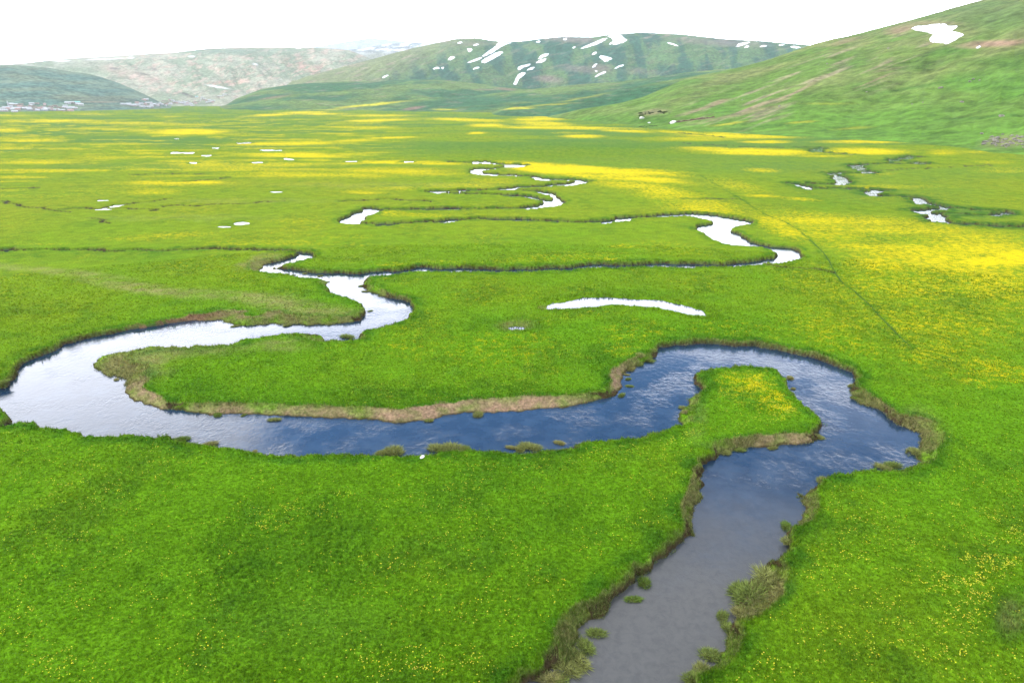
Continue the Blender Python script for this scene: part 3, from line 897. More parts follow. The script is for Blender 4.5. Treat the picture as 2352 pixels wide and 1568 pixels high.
def col_right(px, py, X, Y, T, arc):
    s = px.shape
    c = lerp(bc((0.090, 0.160, 0.028), s), bc((0.150, 0.180, 0.055), s), sstep(-0.2, 0.35, fbm(X / 160, Y / 160, 4, 81)))
    c = lerp(c, bc((0.085, 0.190, 0.020), s), sstep(150, 290, py + (px - 1800) * 0.08) * 0.75)
    c = lerp(c, bc((0.055, 0.150, 0.018), s), sstep(0.05, 0.45, fbm(X / 140, Y / 300, 4, 82)) * 0.5)
    st = fbm((px * 0.94 + py * 0.34) / 120, (py * 0.94 - px * -0.34) / 11, 4, 83)
    mk = blob(px, py, 1780, 225, 420, 60, -16, 0.7) + blob(px, py, 2000, 130, 200, 50, -18, 0.6)
    c = lerp(c, bc((0.26, 0.215, 0.14), s), np.clip(sstep(0.10, 0.42, st) * np.clip(mk, 0, 1) * 0.75, 0, 1))
    for q_ in [(1620,248,70,4,-17,.8),(1830,211,60,4,-25,.8),(1760,238,70,4,-20,.7),(2010,185,60,3,-22,.7),(1650,235,28,5,-16,.8),(1700,262,130,5,-12,.6),(1590,275,50,3,-6,.8),
               (2070,68,40,9,-12,.8),(2150,54,70,6,0,.6),(2290,100,90,9,-3,.9),(2220,108,40,6,0,.7),(2040,160,50,4,-10,.4),(1940,95,60,5,-14,.5),(1500,258,42,8,-6,.6),(2310,325,60,16,-5,.45)]:
        c = lerp(c, bc((0.27, 0.17, 0.12) if q_[1] < 110 else (0.25, 0.19, 0.12), s), blob(px + st * 14, py + st * 4, *q_[:5], 0.7) * q_[5])
    for q_ in [(2110,200,110,5,-10,.6),(2250,270,160,4,-5,.5),(2180,115,70,14,-5,.5),(1760,290,200,5,-6,.4),(2300,40,100,20,-10,.4),(1960,150,40,9,-15,.4),(1500,277,90,7,0,.4)]:
        c = lerp(c, bc((0.04, 0.12, 0.015), s), blob(px + st * 14, py + st * 4, *q_[:5], 0.7) * q_[5])
    c = lerp(c, bc((0.11, 0.15, 0.055), s), sstep(110, 20, py) * 0.6)
    for q_ in [(1675,284,45,3,-7,.6),(1840,281,40,2.5,-5,.5),(1960,295,50,3,-4,.35),(1900,238,70,3,0,.2)]:
        c = lerp(c, bc((0.42, 0.38, 0.02), s), blob(px + st * 10, py + st * 2, *q_[:5], 0.7) * q_[5])
    return c


def col_mid(px, py, X, Y, T, arc):
    s = px.shape
    n = streak(arc, T, 6, 2, 91)
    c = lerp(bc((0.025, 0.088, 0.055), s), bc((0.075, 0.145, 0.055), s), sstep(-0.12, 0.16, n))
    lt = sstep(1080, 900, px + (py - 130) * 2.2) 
    c = lerp(c, bc((0.165, 0.195, 0.085), s), lt * 0.9)  # pale green left flank; cloud shadow on the darker rest is painted in
    st = fbm(px / 40, (py + px * 0.25) / 7, 4, 92)
    c = lerp(c, bc((0.26, 0.205, 0.155), s), np.clip(sstep(0.08, 0.45, st) * (0.25 + 0.5 * lt + 0.5 * sstep(110, 85, py)), 0, 1))
    for q_ in [(1320,92,60,7,2,.6),(1650,98,120,9,4,.5),(1260,182,35,9,5,.75),(1340,160,60,9,5,.5),(1380,155,30,9,10,.5),(1480,165,60,8,5,.25),(1090,100,50,6,0,.4),(960,215,45,4,-8,.4)]:
        c = lerp(c, bc((0.20, 0.15, 0.135), s), blob(px + st * 14, py + st * 6, *q_[:5], 0.8) * q_[5])
    return c


def col_foot(px, py, X, Y, T, arc):
    s = px.shape
    n = fbm(X / 420, Y / 420, 5, 95, 0.6)
    c = lerp(bc((0.032, 0.105, 0.045), s), bc((0.105, 0.170, 0.048), s), sstep(-0.15, 0.2, n))
    st = fbm(px / 60, (py + px * 0.08) / 5, 4, 96)
    c = lerp(c, bc((0.20, 0.175, 0.12), s), sstep(0.2, 0.5, st) * 0.5)
    for q_ in [(950,249,28,4,-8,.9),(1160,205,26,3,5,.8),(1110,206,30,2,0,.5),(630,224,40,3,-8,.6)]:
        c = lerp(c, bc((0.20, 0.13, 0.10), s), blob(px, py, *q_[:5], 0.7) * q_[5])
    for q_ in [(850,241,95,3,-6,.9),(700,256,90,3,-3,.7),(1190,249,40,3,-4,.7),(1023,252,30,2.5,0,.7),(1270,240,60,2,-4,.5),(1340,225,60,3,-10,.35)]:
        c = lerp(c, bc((0.46, 0.42, 0.02), s), blob(px + st * 14, py + st * 1.5, *q_[:5], 0.7) * q_[5])
    return c


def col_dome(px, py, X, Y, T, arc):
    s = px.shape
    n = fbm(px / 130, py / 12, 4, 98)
    c = lerp(bc((0.095, 0.165, 0.140), s), bc((0.15, 0.200, 0.145), s), sstep(-0.3, 0.4, n))  # pale bluish tone: haze and shade over the dome put into its colour
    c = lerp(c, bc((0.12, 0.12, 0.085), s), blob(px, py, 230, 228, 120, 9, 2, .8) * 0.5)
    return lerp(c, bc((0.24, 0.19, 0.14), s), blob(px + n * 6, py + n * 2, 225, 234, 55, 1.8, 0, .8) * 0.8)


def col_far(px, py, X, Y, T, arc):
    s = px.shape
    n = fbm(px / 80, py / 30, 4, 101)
    c = lerp(bc((0.19, 0.235, 0.16), s), bc((0.29, 0.30, 0.23), s), sstep(-0.25, 0.3, n))  # base raised paler: distance haze partly put into the ridge's colour
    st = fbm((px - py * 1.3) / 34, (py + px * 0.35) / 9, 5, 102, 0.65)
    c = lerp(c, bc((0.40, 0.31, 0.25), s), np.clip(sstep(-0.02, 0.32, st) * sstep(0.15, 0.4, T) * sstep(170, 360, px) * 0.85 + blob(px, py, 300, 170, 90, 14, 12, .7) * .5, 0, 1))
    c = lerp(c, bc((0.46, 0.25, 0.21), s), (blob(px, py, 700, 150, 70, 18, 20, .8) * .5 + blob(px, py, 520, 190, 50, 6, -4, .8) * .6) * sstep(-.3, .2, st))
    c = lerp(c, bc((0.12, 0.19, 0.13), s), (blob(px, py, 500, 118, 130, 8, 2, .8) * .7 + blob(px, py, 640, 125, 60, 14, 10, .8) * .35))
    for q_ in [(262,158,16,2,2),(355,160,10,3,25),(330,170,14,2,15),(430,218,24,3,18)]:
        c = lerp(c, bc((0.10, 0.09, 0.09), s), blob(px + st * 4, py + st * 2, *q_, 0.7) * 0.8)
    for q_ in [(140,140,20,2.5,0),(240,136,45,1.6,-2),(300,133,8,2,0),(586,148,8,2,10),(440,130,9,2,0),(685,111,7,2,0),(500,200,30,2,10)]:
        c = lerp(c, bc((0.75, 0.75, 0.78), s), blob(px + st * 3, py, *q_, 0.5) * 0.8)
    return c


def col_snowy(px, py, X, Y, T, arc):
    s = px.shape
    st = fbm(px / 40, (py + px * 0.1) / 5, 4, 105)
    c = lerp(bc((0.62, 0.65, 0.70), s), bc((0.14, 0.17, 0.17), s), sstep(-0.16, 0.08, st) * 0.9)
    c = lerp(c, bc((0.20, 0.21, 0.16), s), sstep(112, 128, py) * 0.85)
    return c


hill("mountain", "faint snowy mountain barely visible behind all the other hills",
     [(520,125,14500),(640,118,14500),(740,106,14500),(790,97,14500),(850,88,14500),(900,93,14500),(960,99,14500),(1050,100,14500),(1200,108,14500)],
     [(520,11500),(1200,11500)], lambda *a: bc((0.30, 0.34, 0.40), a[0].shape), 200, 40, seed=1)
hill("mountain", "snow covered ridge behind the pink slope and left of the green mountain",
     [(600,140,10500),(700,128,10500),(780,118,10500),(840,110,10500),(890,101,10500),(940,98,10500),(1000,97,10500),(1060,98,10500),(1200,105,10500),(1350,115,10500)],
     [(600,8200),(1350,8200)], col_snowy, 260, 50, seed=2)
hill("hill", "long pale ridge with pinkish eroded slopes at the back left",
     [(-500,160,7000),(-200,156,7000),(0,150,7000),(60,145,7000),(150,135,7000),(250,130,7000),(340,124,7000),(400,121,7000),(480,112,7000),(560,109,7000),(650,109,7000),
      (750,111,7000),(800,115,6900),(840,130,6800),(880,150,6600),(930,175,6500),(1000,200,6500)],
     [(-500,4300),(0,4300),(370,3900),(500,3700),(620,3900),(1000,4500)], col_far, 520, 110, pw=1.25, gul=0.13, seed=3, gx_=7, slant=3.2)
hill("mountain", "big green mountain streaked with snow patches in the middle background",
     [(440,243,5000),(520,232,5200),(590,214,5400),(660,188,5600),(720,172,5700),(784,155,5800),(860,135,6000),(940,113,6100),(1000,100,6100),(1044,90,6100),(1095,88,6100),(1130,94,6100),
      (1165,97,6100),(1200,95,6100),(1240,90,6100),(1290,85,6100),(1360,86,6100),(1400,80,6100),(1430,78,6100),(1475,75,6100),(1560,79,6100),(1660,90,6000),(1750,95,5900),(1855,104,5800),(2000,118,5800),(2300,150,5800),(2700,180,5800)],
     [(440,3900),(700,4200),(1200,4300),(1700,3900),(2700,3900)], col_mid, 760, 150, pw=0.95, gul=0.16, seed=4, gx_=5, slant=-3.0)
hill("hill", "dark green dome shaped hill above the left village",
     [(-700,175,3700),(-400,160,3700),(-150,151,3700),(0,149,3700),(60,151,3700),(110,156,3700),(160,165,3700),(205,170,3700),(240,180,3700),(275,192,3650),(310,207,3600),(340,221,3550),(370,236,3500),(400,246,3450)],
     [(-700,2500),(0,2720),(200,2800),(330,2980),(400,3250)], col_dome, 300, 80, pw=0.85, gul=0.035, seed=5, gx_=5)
hill("hill", "low green foothill below the left flank of the snow streaked mountain",
     [(470,257,3000),(507,247,3300),(540,228,3900),(600,205,4100),(650,197,4100),(700,192,4100),(784,188,4100),(870,187,4100),(950,182,4100),(1010,182,4100),(1080,190,4050),(1150,198,4000),(1220,204,3900),(1330,212,3900),(1500,220,3800),(1700,230,3600)],
     [(470,2560),(620,2560),(784,2350),(900,2250),(1050,2250),(1700,2500)], col_foot, 520, 110, pw=1.05, gul=0.16, seed=6, gx_=7)
hill("hill", "middle green spur crossing in front of the snow streaked mountain",
     [(880,244,2900),(940,236,3050),(1000,228,3200),(1090,217,3300),(1178,208,3300),(1260,202,3300),(1330,194,3300),(1420,188,3300),(1500,178,3300),(1568,168,3300),(1650,160,3300),(1800,150,3300),(2000,150,3300)],
     [(880,2200),(1050,2060),(1250,1980),(1500,2100),(2000,2100)], col_foot, 460, 90, pw=1.0, gul=0.16, seed=7, gx_=8)
hill("hill", "lowest grassy spur reaching down to the yellow fields right of centre",
     [(1120,246,2000),(1180,240,2100),(1250,234,2200),(1320,225,2250),(1384,214,2300),(1450,200,2300),(1510,189,2300),(1568,180,2250),(1640,166,2200),(1750,150,2200),(2000,140,2200)],
     [(1120,1750),(1250,1600),(1400,1500),(1600,1500),(2000,1500)], col_foot, 420, 90, pw=1.0, gul=0.14, seed=8, gx_=12)
hill("hill", "large bright green hillside rising to the top right corner",
     [(1225,263,1700),(1290,257,1650),(1350,249,1600),(1420,238,1560),(1480,222,1600),(1568,184,1700),(1640,168,1750),(1700,155,1780),(1760,139,1800),(1810,122,1820),(1865,103,1850),(1905,92,1860),(1950,83,1880),(2000,70,1900),
      (2050,57,1900),(2085,48,1900),(2140,33,1920),(2190,18,1940),(2250,2,1960),(2352,-28,2000),(2500,-60,2000),(2800,-90,2000),(3200,-80,2000)],
     [(1225,1620),(1290,1520),(1400,1270),(1500,1090),(1620,960),(1760,900),(1900,860),(2100,800),(2300,740),(2352,700),(2600,620),(3200,600)], col_right, 900, 190, pw=0.95, gul=0.050, seed=9, gx_=10, cn=0.003, slant=-2.5)


def hit(x, y):
    d = ray(x, y)
    d = Vector(d).normalized()
    o = Vector((0, 0, H))
    best = None
    if d.z < -1e-5:
        tg = -H / d.z
        best = (tg, o + d * tg, Vector((0, 0, 1)))
    for b in HB:
        loc, nor, i, dist = b.ray_cast(o, d, 40000)
        if loc is not None and (best is None or dist < best[0]):
            best = (dist, loc, nor if nor.z > 0 else -nor)
    return best


# ------------------------------------------------------------------ snow patches lying on the slopes
def pip(x, y, P):
    c = False
    n = len(P)
    for i in range(n):
        (x0, y0), (x1, y1) = P[i], P[(i + 1) % n]
        if (y0 > y) != (y1 > y) and x < x0 + (x1 - x0) * (y - y0) / (y1 - y0):
            c = not c
    return c


def snow(label, P, group, thick):
    P = chaikin(P, 2)
    cx, cy_ = sum(p[0] for p in P) / len(P), sum(p[1] for p in P) / len(P)
    rings = []
    for f in (1.0, 0.8, 0.5, 0.2):
        ring = []
        for i, p in enumerate(P):
            jx, jy = (RNG.normal(0, 0.8), RNG.normal(0, 0.5)) if f == 1.0 else (0, 0)
            h = hit(cx + (p[0] - cx) * f + jx, cy_ + (p[1] - cy_) * f + jy)
            if h is None: return
            ring.append(h[1] + Vector((0, 0, (-0.3 if f == 1.0 else thick) + (0 if f == 1 else RNG.normal(0, .15)))))
        rings.append(ring)
    # a jump in distance means the outline slipped over a crest: pull it back to the median distance
    ds = sorted(v.xy.length for r_ in rings for v in r_)
    med = ds[len(ds) // 2]
    n = len(P)
    vs = []
    for r_ in rings:
        for v in r_:
            L = v.xy.length
            if L > med * 1.25:
                s_ = med * 1.05 / L
                v = Vector((v.x * s_, v.y * s_, H + (v.z - H) * s_))
            vs.append(tuple(v))
    vs.append(tuple(sum((Vector(v) for v in vs[-n:]), Vector()) / n))
    fs = [(a * n + i, a * n + (i + 1) % n, (a + 1) * n + (i + 1) % n, (a + 1) * n + i) for a in range(3) for i in range(n)]
    fs += [(3 * n + i, 3 * n + (i + 1) % n, 4 * n) for i in range(n)]
    me = bpy.data.meshes.new("snow_patch")
    me.from_pydata(vs, [], fs)
    me.polygons.foreach_set('use_smooth', [True] * len(fs))
    me.materials.append(M_SNOW)
    o = bpy.data.objects.new("snow_patch", me)
    COL.objects.link(o)
    tag(o, label, "snow patch", group)


GR, GM = "snow patches on the right hillside", "snow patches on the middle mountain"
SNOW = [("large forked white snow patch high on the right hillside", [(2088,66),(2100,60),(2120,59),(2150,55),(2175,54),(2175,60),(2203,59),(2195,66),(2180,76),(2200,75),(2220,80),(2205,90),(2175,103),(2165,100),(2140,99),(2132,92),(2140,84),(2145,80),(2125,74),(2105,71)], GR, 1.5),
 ("tiny snow fleck in the reddish soil right of the forked snow patch", [(2240,112),(2245,108),(2253,106),(2250,111)], GR, 1.2),
 ("wide snow patch in the notch just left of the mountain's summit", [(1395,103),(1410,96),(1405,89),(1395,85),(1400,80),(1428,80),(1430,85),(1443,93),(1435,98),(1415,104)], GM, 3),
 ("thin snow line slanting down left from the summit notch patch", [(1332,111),(1360,100),(1392,86),(1397,90),(1365,105),(1338,113)], GM, 3),
 ("long snow tongue running down from the crest left of centre", [(1142,97),(1165,99),(1180,97),(1152,108),(1122,128),(1106,132),(1112,124),(1140,106)], GM, 3),
 ("thick slanting snow patch just below the long tongue", [(1105,141),(1120,131),(1140,120),(1157,118),(1151,126),(1130,138),(1108,147)], GM, 3),
 ("thin faint snow line left of the thick slanting patch", [(1068,146),(1105,131),(1109,134),(1085,144)], GM, 3),
 ("small snow patch under the thick slanting patch", [(1084,161),(1092,155),(1103,154),(1096,159)], GM, 3),
 ("small notched snow patch on the dark left slope", [(1027,138),(1035,130),(1046,130),(1042,136),(1030,140)], GM, 3),
 ("small square snow patch above the notched one", [(1072,112),(1086,112),(1083,119),(1076,122)], GM, 3),
 ("low snow fleck on the left slope of the mountain", [(991,160),(1003,154),(1011,156),(1002,160)], GM, 3),
 ("tiny snow fleck right beside the low left fleck", [(1011,157),(1021,154),(1017,159)], GM, 3),
 ("lowest leftmost faint snow fleck on the mountain's left flank", [(876,179),(890,172),(894,174),(883,180)], GM, 3),
 ("upper one of two stacked snow patches at mid slope", [(1235,136),(1242,128),(1250,124),(1264,123),(1255,131),(1240,136)], GM, 3),
 ("lower one of two stacked snow patches at mid slope", [(1229,145),(1240,138),(1258,134),(1252,141),(1240,145)], GM, 3),
 ("hooked snow patch left above the zigzag snow gully", [(1187,161),(1192,153),(1205,150),(1221,146),(1217,151),(1202,155),(1195,161)], GM, 3),
 ("oval snow patch right of the hooked patch", [(1207,163),(1218,156),(1231,154),(1222,161)], GM, 3),
 ("zigzag snow gully, lowest white streak at mid slope", [(1177,196),(1185,180),(1189,171),(1200,166),(1209,167),(1203,174),(1193,181),(1186,195)], GM, 3),
 ("small round snow patch above the kinked patch right of centre", [(1359,126),(1365,120),(1373,120),(1365,127)], GM, 3),
 ("kinked snow patch on the slope below the summit", [(1374,132),(1380,127),(1395,131),(1409,134),(1400,139),(1388,144),(1384,137)], GM, 3),
 ("short snow sliver beside the grey scree below the kinked patch", [(1359,156),(1365,148),(1373,146),(1367,154)], GM, 3),
 ("tiny snow dot under the short sliver by the scree", [(1365,162),(1372,163),(1370,168)], GM, 3),
 ("long low snow sliver at the foot of the scree", [(1364,177),(1380,168),(1394,163),(1388,169),(1370,177)], GM, 3),
 ("slanting snow sliver right above the long low one", [(1410,159),(1420,152),(1435,148),(1430,153),(1415,158)], GM, 3),
 ("ragged snow patch near the right end of the mountain's crest", [(1689,109),(1695,101),(1710,98),(1725,96),(1718,101),(1700,106)], GM, 3),
 ("small snow fleck under the ragged crest patch", [(1708,110),(1715,105),(1723,107),(1716,110)], GM, 3),
 ("thin snow fleck right of the ragged crest patch", [(1743,108),(1752,105),(1764,106),(1754,109)], GM, 3),
 ("small bright crest fleck between the two right thin flecks", [(1786,105),(1795,102),(1804,103),(1796,106)], GM, 3),
 ("rightmost thin snow streak at the end of the crest", [(1811,108),(1825,106),(1842,110),(1830,112)], GM, 3),
 ("thin slanting snow streak right of the summit", [(1528,98),(1545,100),(1562,108),(1550,106)], GM, 3),
 ("small snow patch on the pale shoulder near the crest", [(1048,100),(1058,96),(1064,98),(1055,101)], GM, 3),
 ("faint snow patch beside the pale shoulder's brown soil", [(1086,105),(1096,101),(1102,103),(1092,106)], GM, 3),
 ("tiny snow fleck just under the crest between tongue and notch", [(1230,97),(1238,94),(1243,96),(1236,99)], GM, 3),
 ("small pale fleck in the reddish soil below the crest", [(1292,92),(1298,88),(1304,90),(1298,94)], GM, 3),
 ("tiny snow dot below the thin line from the summit notch", [(1314,111),(1320,107),(1323,109),(1318,112)], GM, 3),
 ("snow band along the crest above the long tongue", [(1128,95),(1165,97.5),(1200,95.5),(1262,88),(1258,91),(1205,99),(1170,100.5),(1135,98)], GM, 3)]
for lab, P, g, th in SNOW:
    snow(lab, P, g, th)


# ------------------------------------------------------------------ houses of the two villages
def box(vs, fs, x0, x1, y0, y1, z0, z1):
    b = len(vs)
    vs += [(x0, y0, z0), (x1, y0, z0), (x1, y1, z0), (x0, y1, z0), (x0, y0, z1), (x1, y0, z1), (x1, y1, z1), (x0, y1, z1)]
    fs += [tuple(b + i for i in f) for f in ((0, 3, 2, 1), (4, 5, 6, 7), (0, 1, 5, 4), (1, 2, 6, 5), (2, 3, 7, 6), (3, 0, 4, 7))]


def pymesh(name, vs, fs, mat, parent=None, smooth=False):
    me = bpy.data.meshes.new(name)
    me.from_pydata(vs, [], fs)
    me.polygons.foreach_set('use_smooth', [smooth] * len(fs))
    me.materials.append(mat)
    o = bpy.data.objects.new(name, me)
    COL.objects.link(o)
    if parent: o.parent = parent
    return o


M_GLASS = mat_flat("window_glass", (0.03, 0.035, 0.04), (0.05, 0.05, 0.06), 1, 0.2, 0.5)
M_DOOR = mat_flat("door_wood", (0.12, 0.07, 0.04), (0.16, 0.10, 0.06), 1)
WALLS = {'white': mat_flat("white_plaster", (0.33, 0.33, 0.33), (0.46, 0.46, 0.46), 0.3), 'stone': mat_flat("stone_wall", (0.24, 0.21, 0.19), (0.38, 0.34, 0.31), 0.6),
         'pink': mat_flat("pink_plaster", (0.40, 0.31, 0.29), (0.46, 0.37, 0.34), 0.3)}
ROOFS = {'metal': mat_flat("metal_roof", (0.33, 0.35, 0.37), (0.48, 0.50, 0.53), 0.3, 0.4, 0.4), 'sod': mat_flat("sod_roof", (0.16, 0.14, 0.11), (0.25, 0.21, 0.17), 0.4),
         'red': mat_flat("red_roof", (0.32, 0.22, 0.20), (0.42, 0.30, 0.27), 0.4), 'teal': mat_flat("turquoise_roof", (0.22, 0.50, 0.46), (0.30, 0.58, 0.54), 0.4)}


def make_house(wall, roof, L, W_, hh, rise):
    t_ = bpy.data.objects.new("house", None)
    COL.objects.link(t_)
    vs, fs = [], []
    a, b = L / 2, W_ / 2
    vs = [(-a, -b, -1.5), (a, -b, -1.5), (a, b, -1.5), (-a, b, -1.5), (-a, -b, hh), (a, -b, hh), (a, b, hh), (-a, b, hh), (-a, 0, hh + rise), (a, 0, hh + rise)]
    fs = [(0, 1, 5, 4), (2, 3, 7, 6), (1, 2, 6, 9, 5), (3, 0, 4, 8, 7)]
    pymesh("wall", vs, fs, WALLS[wall], t_)
    e, th = 0.5, 0.22
    r0 = hh - e * rise / b
    vs = [(-a - e, -b - e, r0 + .02), (a + e, -b - e, r0 + .02), (a + e, 0, hh + rise + .02), (-a - e, 0, hh + rise + .02), (a + e, b + e, r0 + .02), (-a - e, b + e, r0 + .02)]
    vs += [(x, y, z + th) for x, y, z in vs]
    fs = [(6, 7, 8, 9), (9, 8, 10, 11), (0, 3, 2, 1), (3, 5, 4, 2), (0, 1, 7, 6), (5, 11, 10, 4), (1, 2, 8, 7), (2, 4, 10, 8), (0, 6, 9, 3), (3, 9, 11, 5)]
    pymesh("roof", vs, fs, ROOFS[roof], t_)
    for xw in (-a * 0.6, a * 0.55):
        vs, fs = [], []
        box(vs, fs, xw - .7, xw + .7, -b - 0.06, -b + 0.02, 1.1, 2.3)
        pymesh("window", vs, fs, M_GLASS, t_)
    vs, fs = [], []
    box(vs, fs, -.6, .6, -b - 0.07, -b + 0.02, 0, 2.1)
    pymesh("door", vs, fs, M_DOOR, t_)
    return t_


def copy_tree(o):
    c = o.copy()
    COL.objects.link(c)
    for ch in list(o.children):
        d = ch.copy()
        COL.objects.link(d)
        d.parent = c
    return c


KINDS = {'a': ('white', 'metal', 15, 9, 3.2, 2.0, "white walled house with pale metal roof"), 'b': ('stone', 'metal', 22, 10, 3.0, 2.2, "long stone barn with pale metal roof"),
         'c': ('stone', 'sod', 16, 9, 2.8, 1.0, "low stone house with brown sod roof"), 'd': ('pink', 'red', 13, 9, 3.4, 2.2, "pinkish house with reddish roof"),
         'e': ('white', 'teal', 15, 10, 4.5, 2.2, "house with turquoise roof")}
PROTO = {k_: make_house(*v_[:6]) for k_, v_ in KINDS.items()}
used = set()


def place_house(kd, x, y, vill, group, special=None):
    h = hit(x, y)
    o = PROTO[kd] if kd not in used else copy_tree(PROTO[kd])
    used.add(kd)
    o.location = (h[1].x, h[1].y, max(h[1].z, 0) - 0.1)
    o.rotation_euler = (0, 0, math.atan2(-h[1].x, h[1].y) + random.choice([0, 0, 0.15, -0.2, 0.4, 1.4]))
    s = random.uniform(0.85, 1.25)
    o.scale = (s, s, random.uniform(0.95, 1.2))
    tag(o, special or (KINDS[kd][6] + vill), "house", group)


# left village, read off row by row
V1 = [(8,252,'a'),(14,249,'b'),(20,252,'d'),(25,247,'a'),(30,253,'a'),(37,250,'b'),(41,253,'d'),(34,258,'a'),(26,241,'a'),(31,242,'b'),(40,243,'c'),(48,241,'c'),(46,247,'d'),(58,251,'a'),(62,250,'b'),(68,253,'a'),(73,240,'a'),(70,244,'b'),
      (79,251,'c'),(82,254,'b'),(87,255,'a'),(84,239,'c'),(76,246,'c'),(92,251,'d'),(98,250,'b'),(103,254,'a'),(109,252,'a'),(103,241,'d'),(113,250,'c'),(118,246,'c'),(120,253,'d'),(126,244,'c'),(129,254,'a'),(134,254,'b'),
      (142,255,'b'),(150,245,'a'),(152,249,'b'),(156,238,'a'),(161,237,'b'),(159,250,'a'),(166,249,'a'),(170,250,'b'),(181,241,'b'),(186,242,'a'),(152,256,'c'),(163,256,'d'),(4,249,'c'),(9,256,'b'),(55,246,'c'),(136,248,'c'),(99,246,'c')]
g1 = "houses of the left village"
for i, (x, y, kd) in enumerate(V1):
    place_house(kd, x, y, " in the left village under the dome hill", g1)
place_house('e', 179, 238.5, "", g1, "turquoise roofed house at the right end of the left village")
# middle village in the valley mouth
V2 = [(281,241),(291,241),(296,240),(302,243),(306,244),(312,242),(315,238),(318,243),(324,240),(328,245),(334,240),(338,243),(342,238),(347,244),(352,241),(356,243),(361,240),(331,231),(336,230),(328,247),(340,247),(347,247),
      (351,242),(359,244),(364,243),(368,238),(372,241),(377,240),(381,241),(385,236),(389,240),(393,238),(397,232),(400,238),(403,235),(407,239),(411,234),(413,237),(417,238),(421,235),(424,239),(428,236),(431,239),(436,238),
      (440,240),(446,237),(450,239),(455,236),(459,233),(462,229),(465,225),(468,231),(471,228),(474,232),(477,236),(481,231),(484,235),(488,233),(430,242),(442,244),(488,236),(395,241),(381,244),(375,233),(390,231),(500,224),(505,222),(512,221),(516,218),(521,219),(433,233),(448,234)]
g2 = "houses of the middle village"
kds = 'aaabbcdaacbdbaacda'
for i, (x, y) in enumerate(V2):
    place_house(kds[(i * 7) % len(kds)], x, y, " in the right village at the valley mouth", g2)
place_house('e', 452, 224, "", g2, "turquoise roofed house on the upper edge of the valley mouth village")
# mosque tower
h = hit(20, 249)
t_ = bpy.data.objects.new("minaret", None); COL.objects.link(t_)
t_.location = h[1]


def lathe(prof, n=16):
    vs, fs = [], []
    for r_, z in prof:
        for i in range(n):
            a = 2 * math.pi * i / n
            vs.append((r_ * math.cos(a), r_ * math.sin(a), z))
    for j in range(len(prof) - 1):
        for i in range(n):
            fs.append((j * n + i, j * n + (i + 1) % n, (j + 1) * n + (i + 1) % n, (j + 1) * n + i))
    return vs, fs


pymesh("shaft", *lathe([(2.0, -1), (2.0, 4), (1.5, 5), (1.3, 17)]), WALLS['white'], t_, True)
pymesh("balcony", *lathe([(1.3, 14.5), (2.2, 15.2), (2.2, 16.2), (1.9, 16.2), (1.9, 15.4), (1.35, 15.4)]), WALLS['white'], t_)
pymesh("spire", *lathe([(1.5, 17.01), (1.5, 17.3), (0.7, 20.5), (0.05, 23.5)]), ROOFS['metal'], t_, True)
tag(t_, "slender white mosque tower rising at the left end of the left village", "minaret")


# ------------------------------------------------------------------ rocks, shrubs, old wall
def rock_mesh(name, mat, seed, sub=3):
    import bmesh
    bm = bmesh.new()
    bmesh.ops.create_icosphere(bm, subdivisions=sub, radius=1)
    rg = np.random.default_rng(seed)
    pl = [(Vector(rg.normal(size=3)).normalized(), rg.uniform(0.55, 0.85)) for _ in range(9)]
    for v in bm.verts:
        for n_, d_ in pl:
            e = v.co.dot(n_) - d_
            if e > 0: v.co -= n_ * e * 0.9
        v.co += v.co.normalized() * rg.normal(0, 0.015)
        v.co.z *= 0.65
    me = bpy.data.meshes.new(name)
    bm.to_mesh(me); bm.free()
    me.materials.append(mat)
    return me


RK = [rock_mesh("boulder", M_ROCK, s) for s in (1, 2, 3, 4)]
WR = rock_mesh("white_stone", M_WROCK, 9)


def put(name, me, x, y, size, label, cat, group=None, sink=0.15):
    h = hit(x, y)
    o = bpy.data.objects.new(name, me)
    COL.objects.link(o)
    p = h[1]
    zb = p.z
    if h[0] < 900 and abs(p.z) < 0.01:
        zb = float(look(np.array([p.x]), np.array([p.y]), Zg)[0])
    o.location = (p.x, p.y, zb + size * 0.3 - sink * size)
    o.rotation_euler = (random.uniform(-.3, .3), random.uniform(-.3, .3), random.uniform(0, 6.28))
    o.scale = (size * random.uniform(.8, 1.3), size * random.uniform(.7, 1.1), size * random.uniform(.7, 1.1))
    return tag(o, label, cat, group)


put("boulder", WR, 970, 1051, 0.34, "small white stone lying in the grass below the long blue reach", "stone")
put("boulder", WR, 1474, 273, 4.5, "white stone at the hill foot below the dark shrubs", "stone")
put("boulder", WR, 1546, 283, 5.0, "white stone at the left end of the dark ruined wall", "stone")
put("boulder", WR, 1491, 283, 2.5, "smaller white stone in the grass between shrubs and plain", "stone")
rg = np.random.default_rng(5)
nb = 0
while nb < 95:
    x, y = rg.uniform(2245, 2420), rg.uniform(306, 343)
    if ((x - 2345) / 95) ** 2 + ((y - 325) / 15) ** 2 > 1 and rg.random() < .9: continue
    put("boulder", RK[nb % 4], x, y, rg.uniform(0.9, 2.6) * (1.3 if nb % 9 == 0 else 1), "grey boulder, one of many alike in the scree at the right hill foot", "boulder", "boulders at the right hill foot")
    nb += 1
for (x, y) in [(2040,112),(1880,150),(1900,147),(2235,183),(2250,185),(2228,188),(2160,203),(2120,236),(2095,240),(1990,212),(2210,235),(2300,268),(1705,230),(1790,245)]:
    put("boulder", RK[int(x) % 4], x, y, rg.uniform(1.5, 3.0), "lone grey rock, one of several alike scattered over the right hillside", "boulder", "scattered rocks on the right hillside")

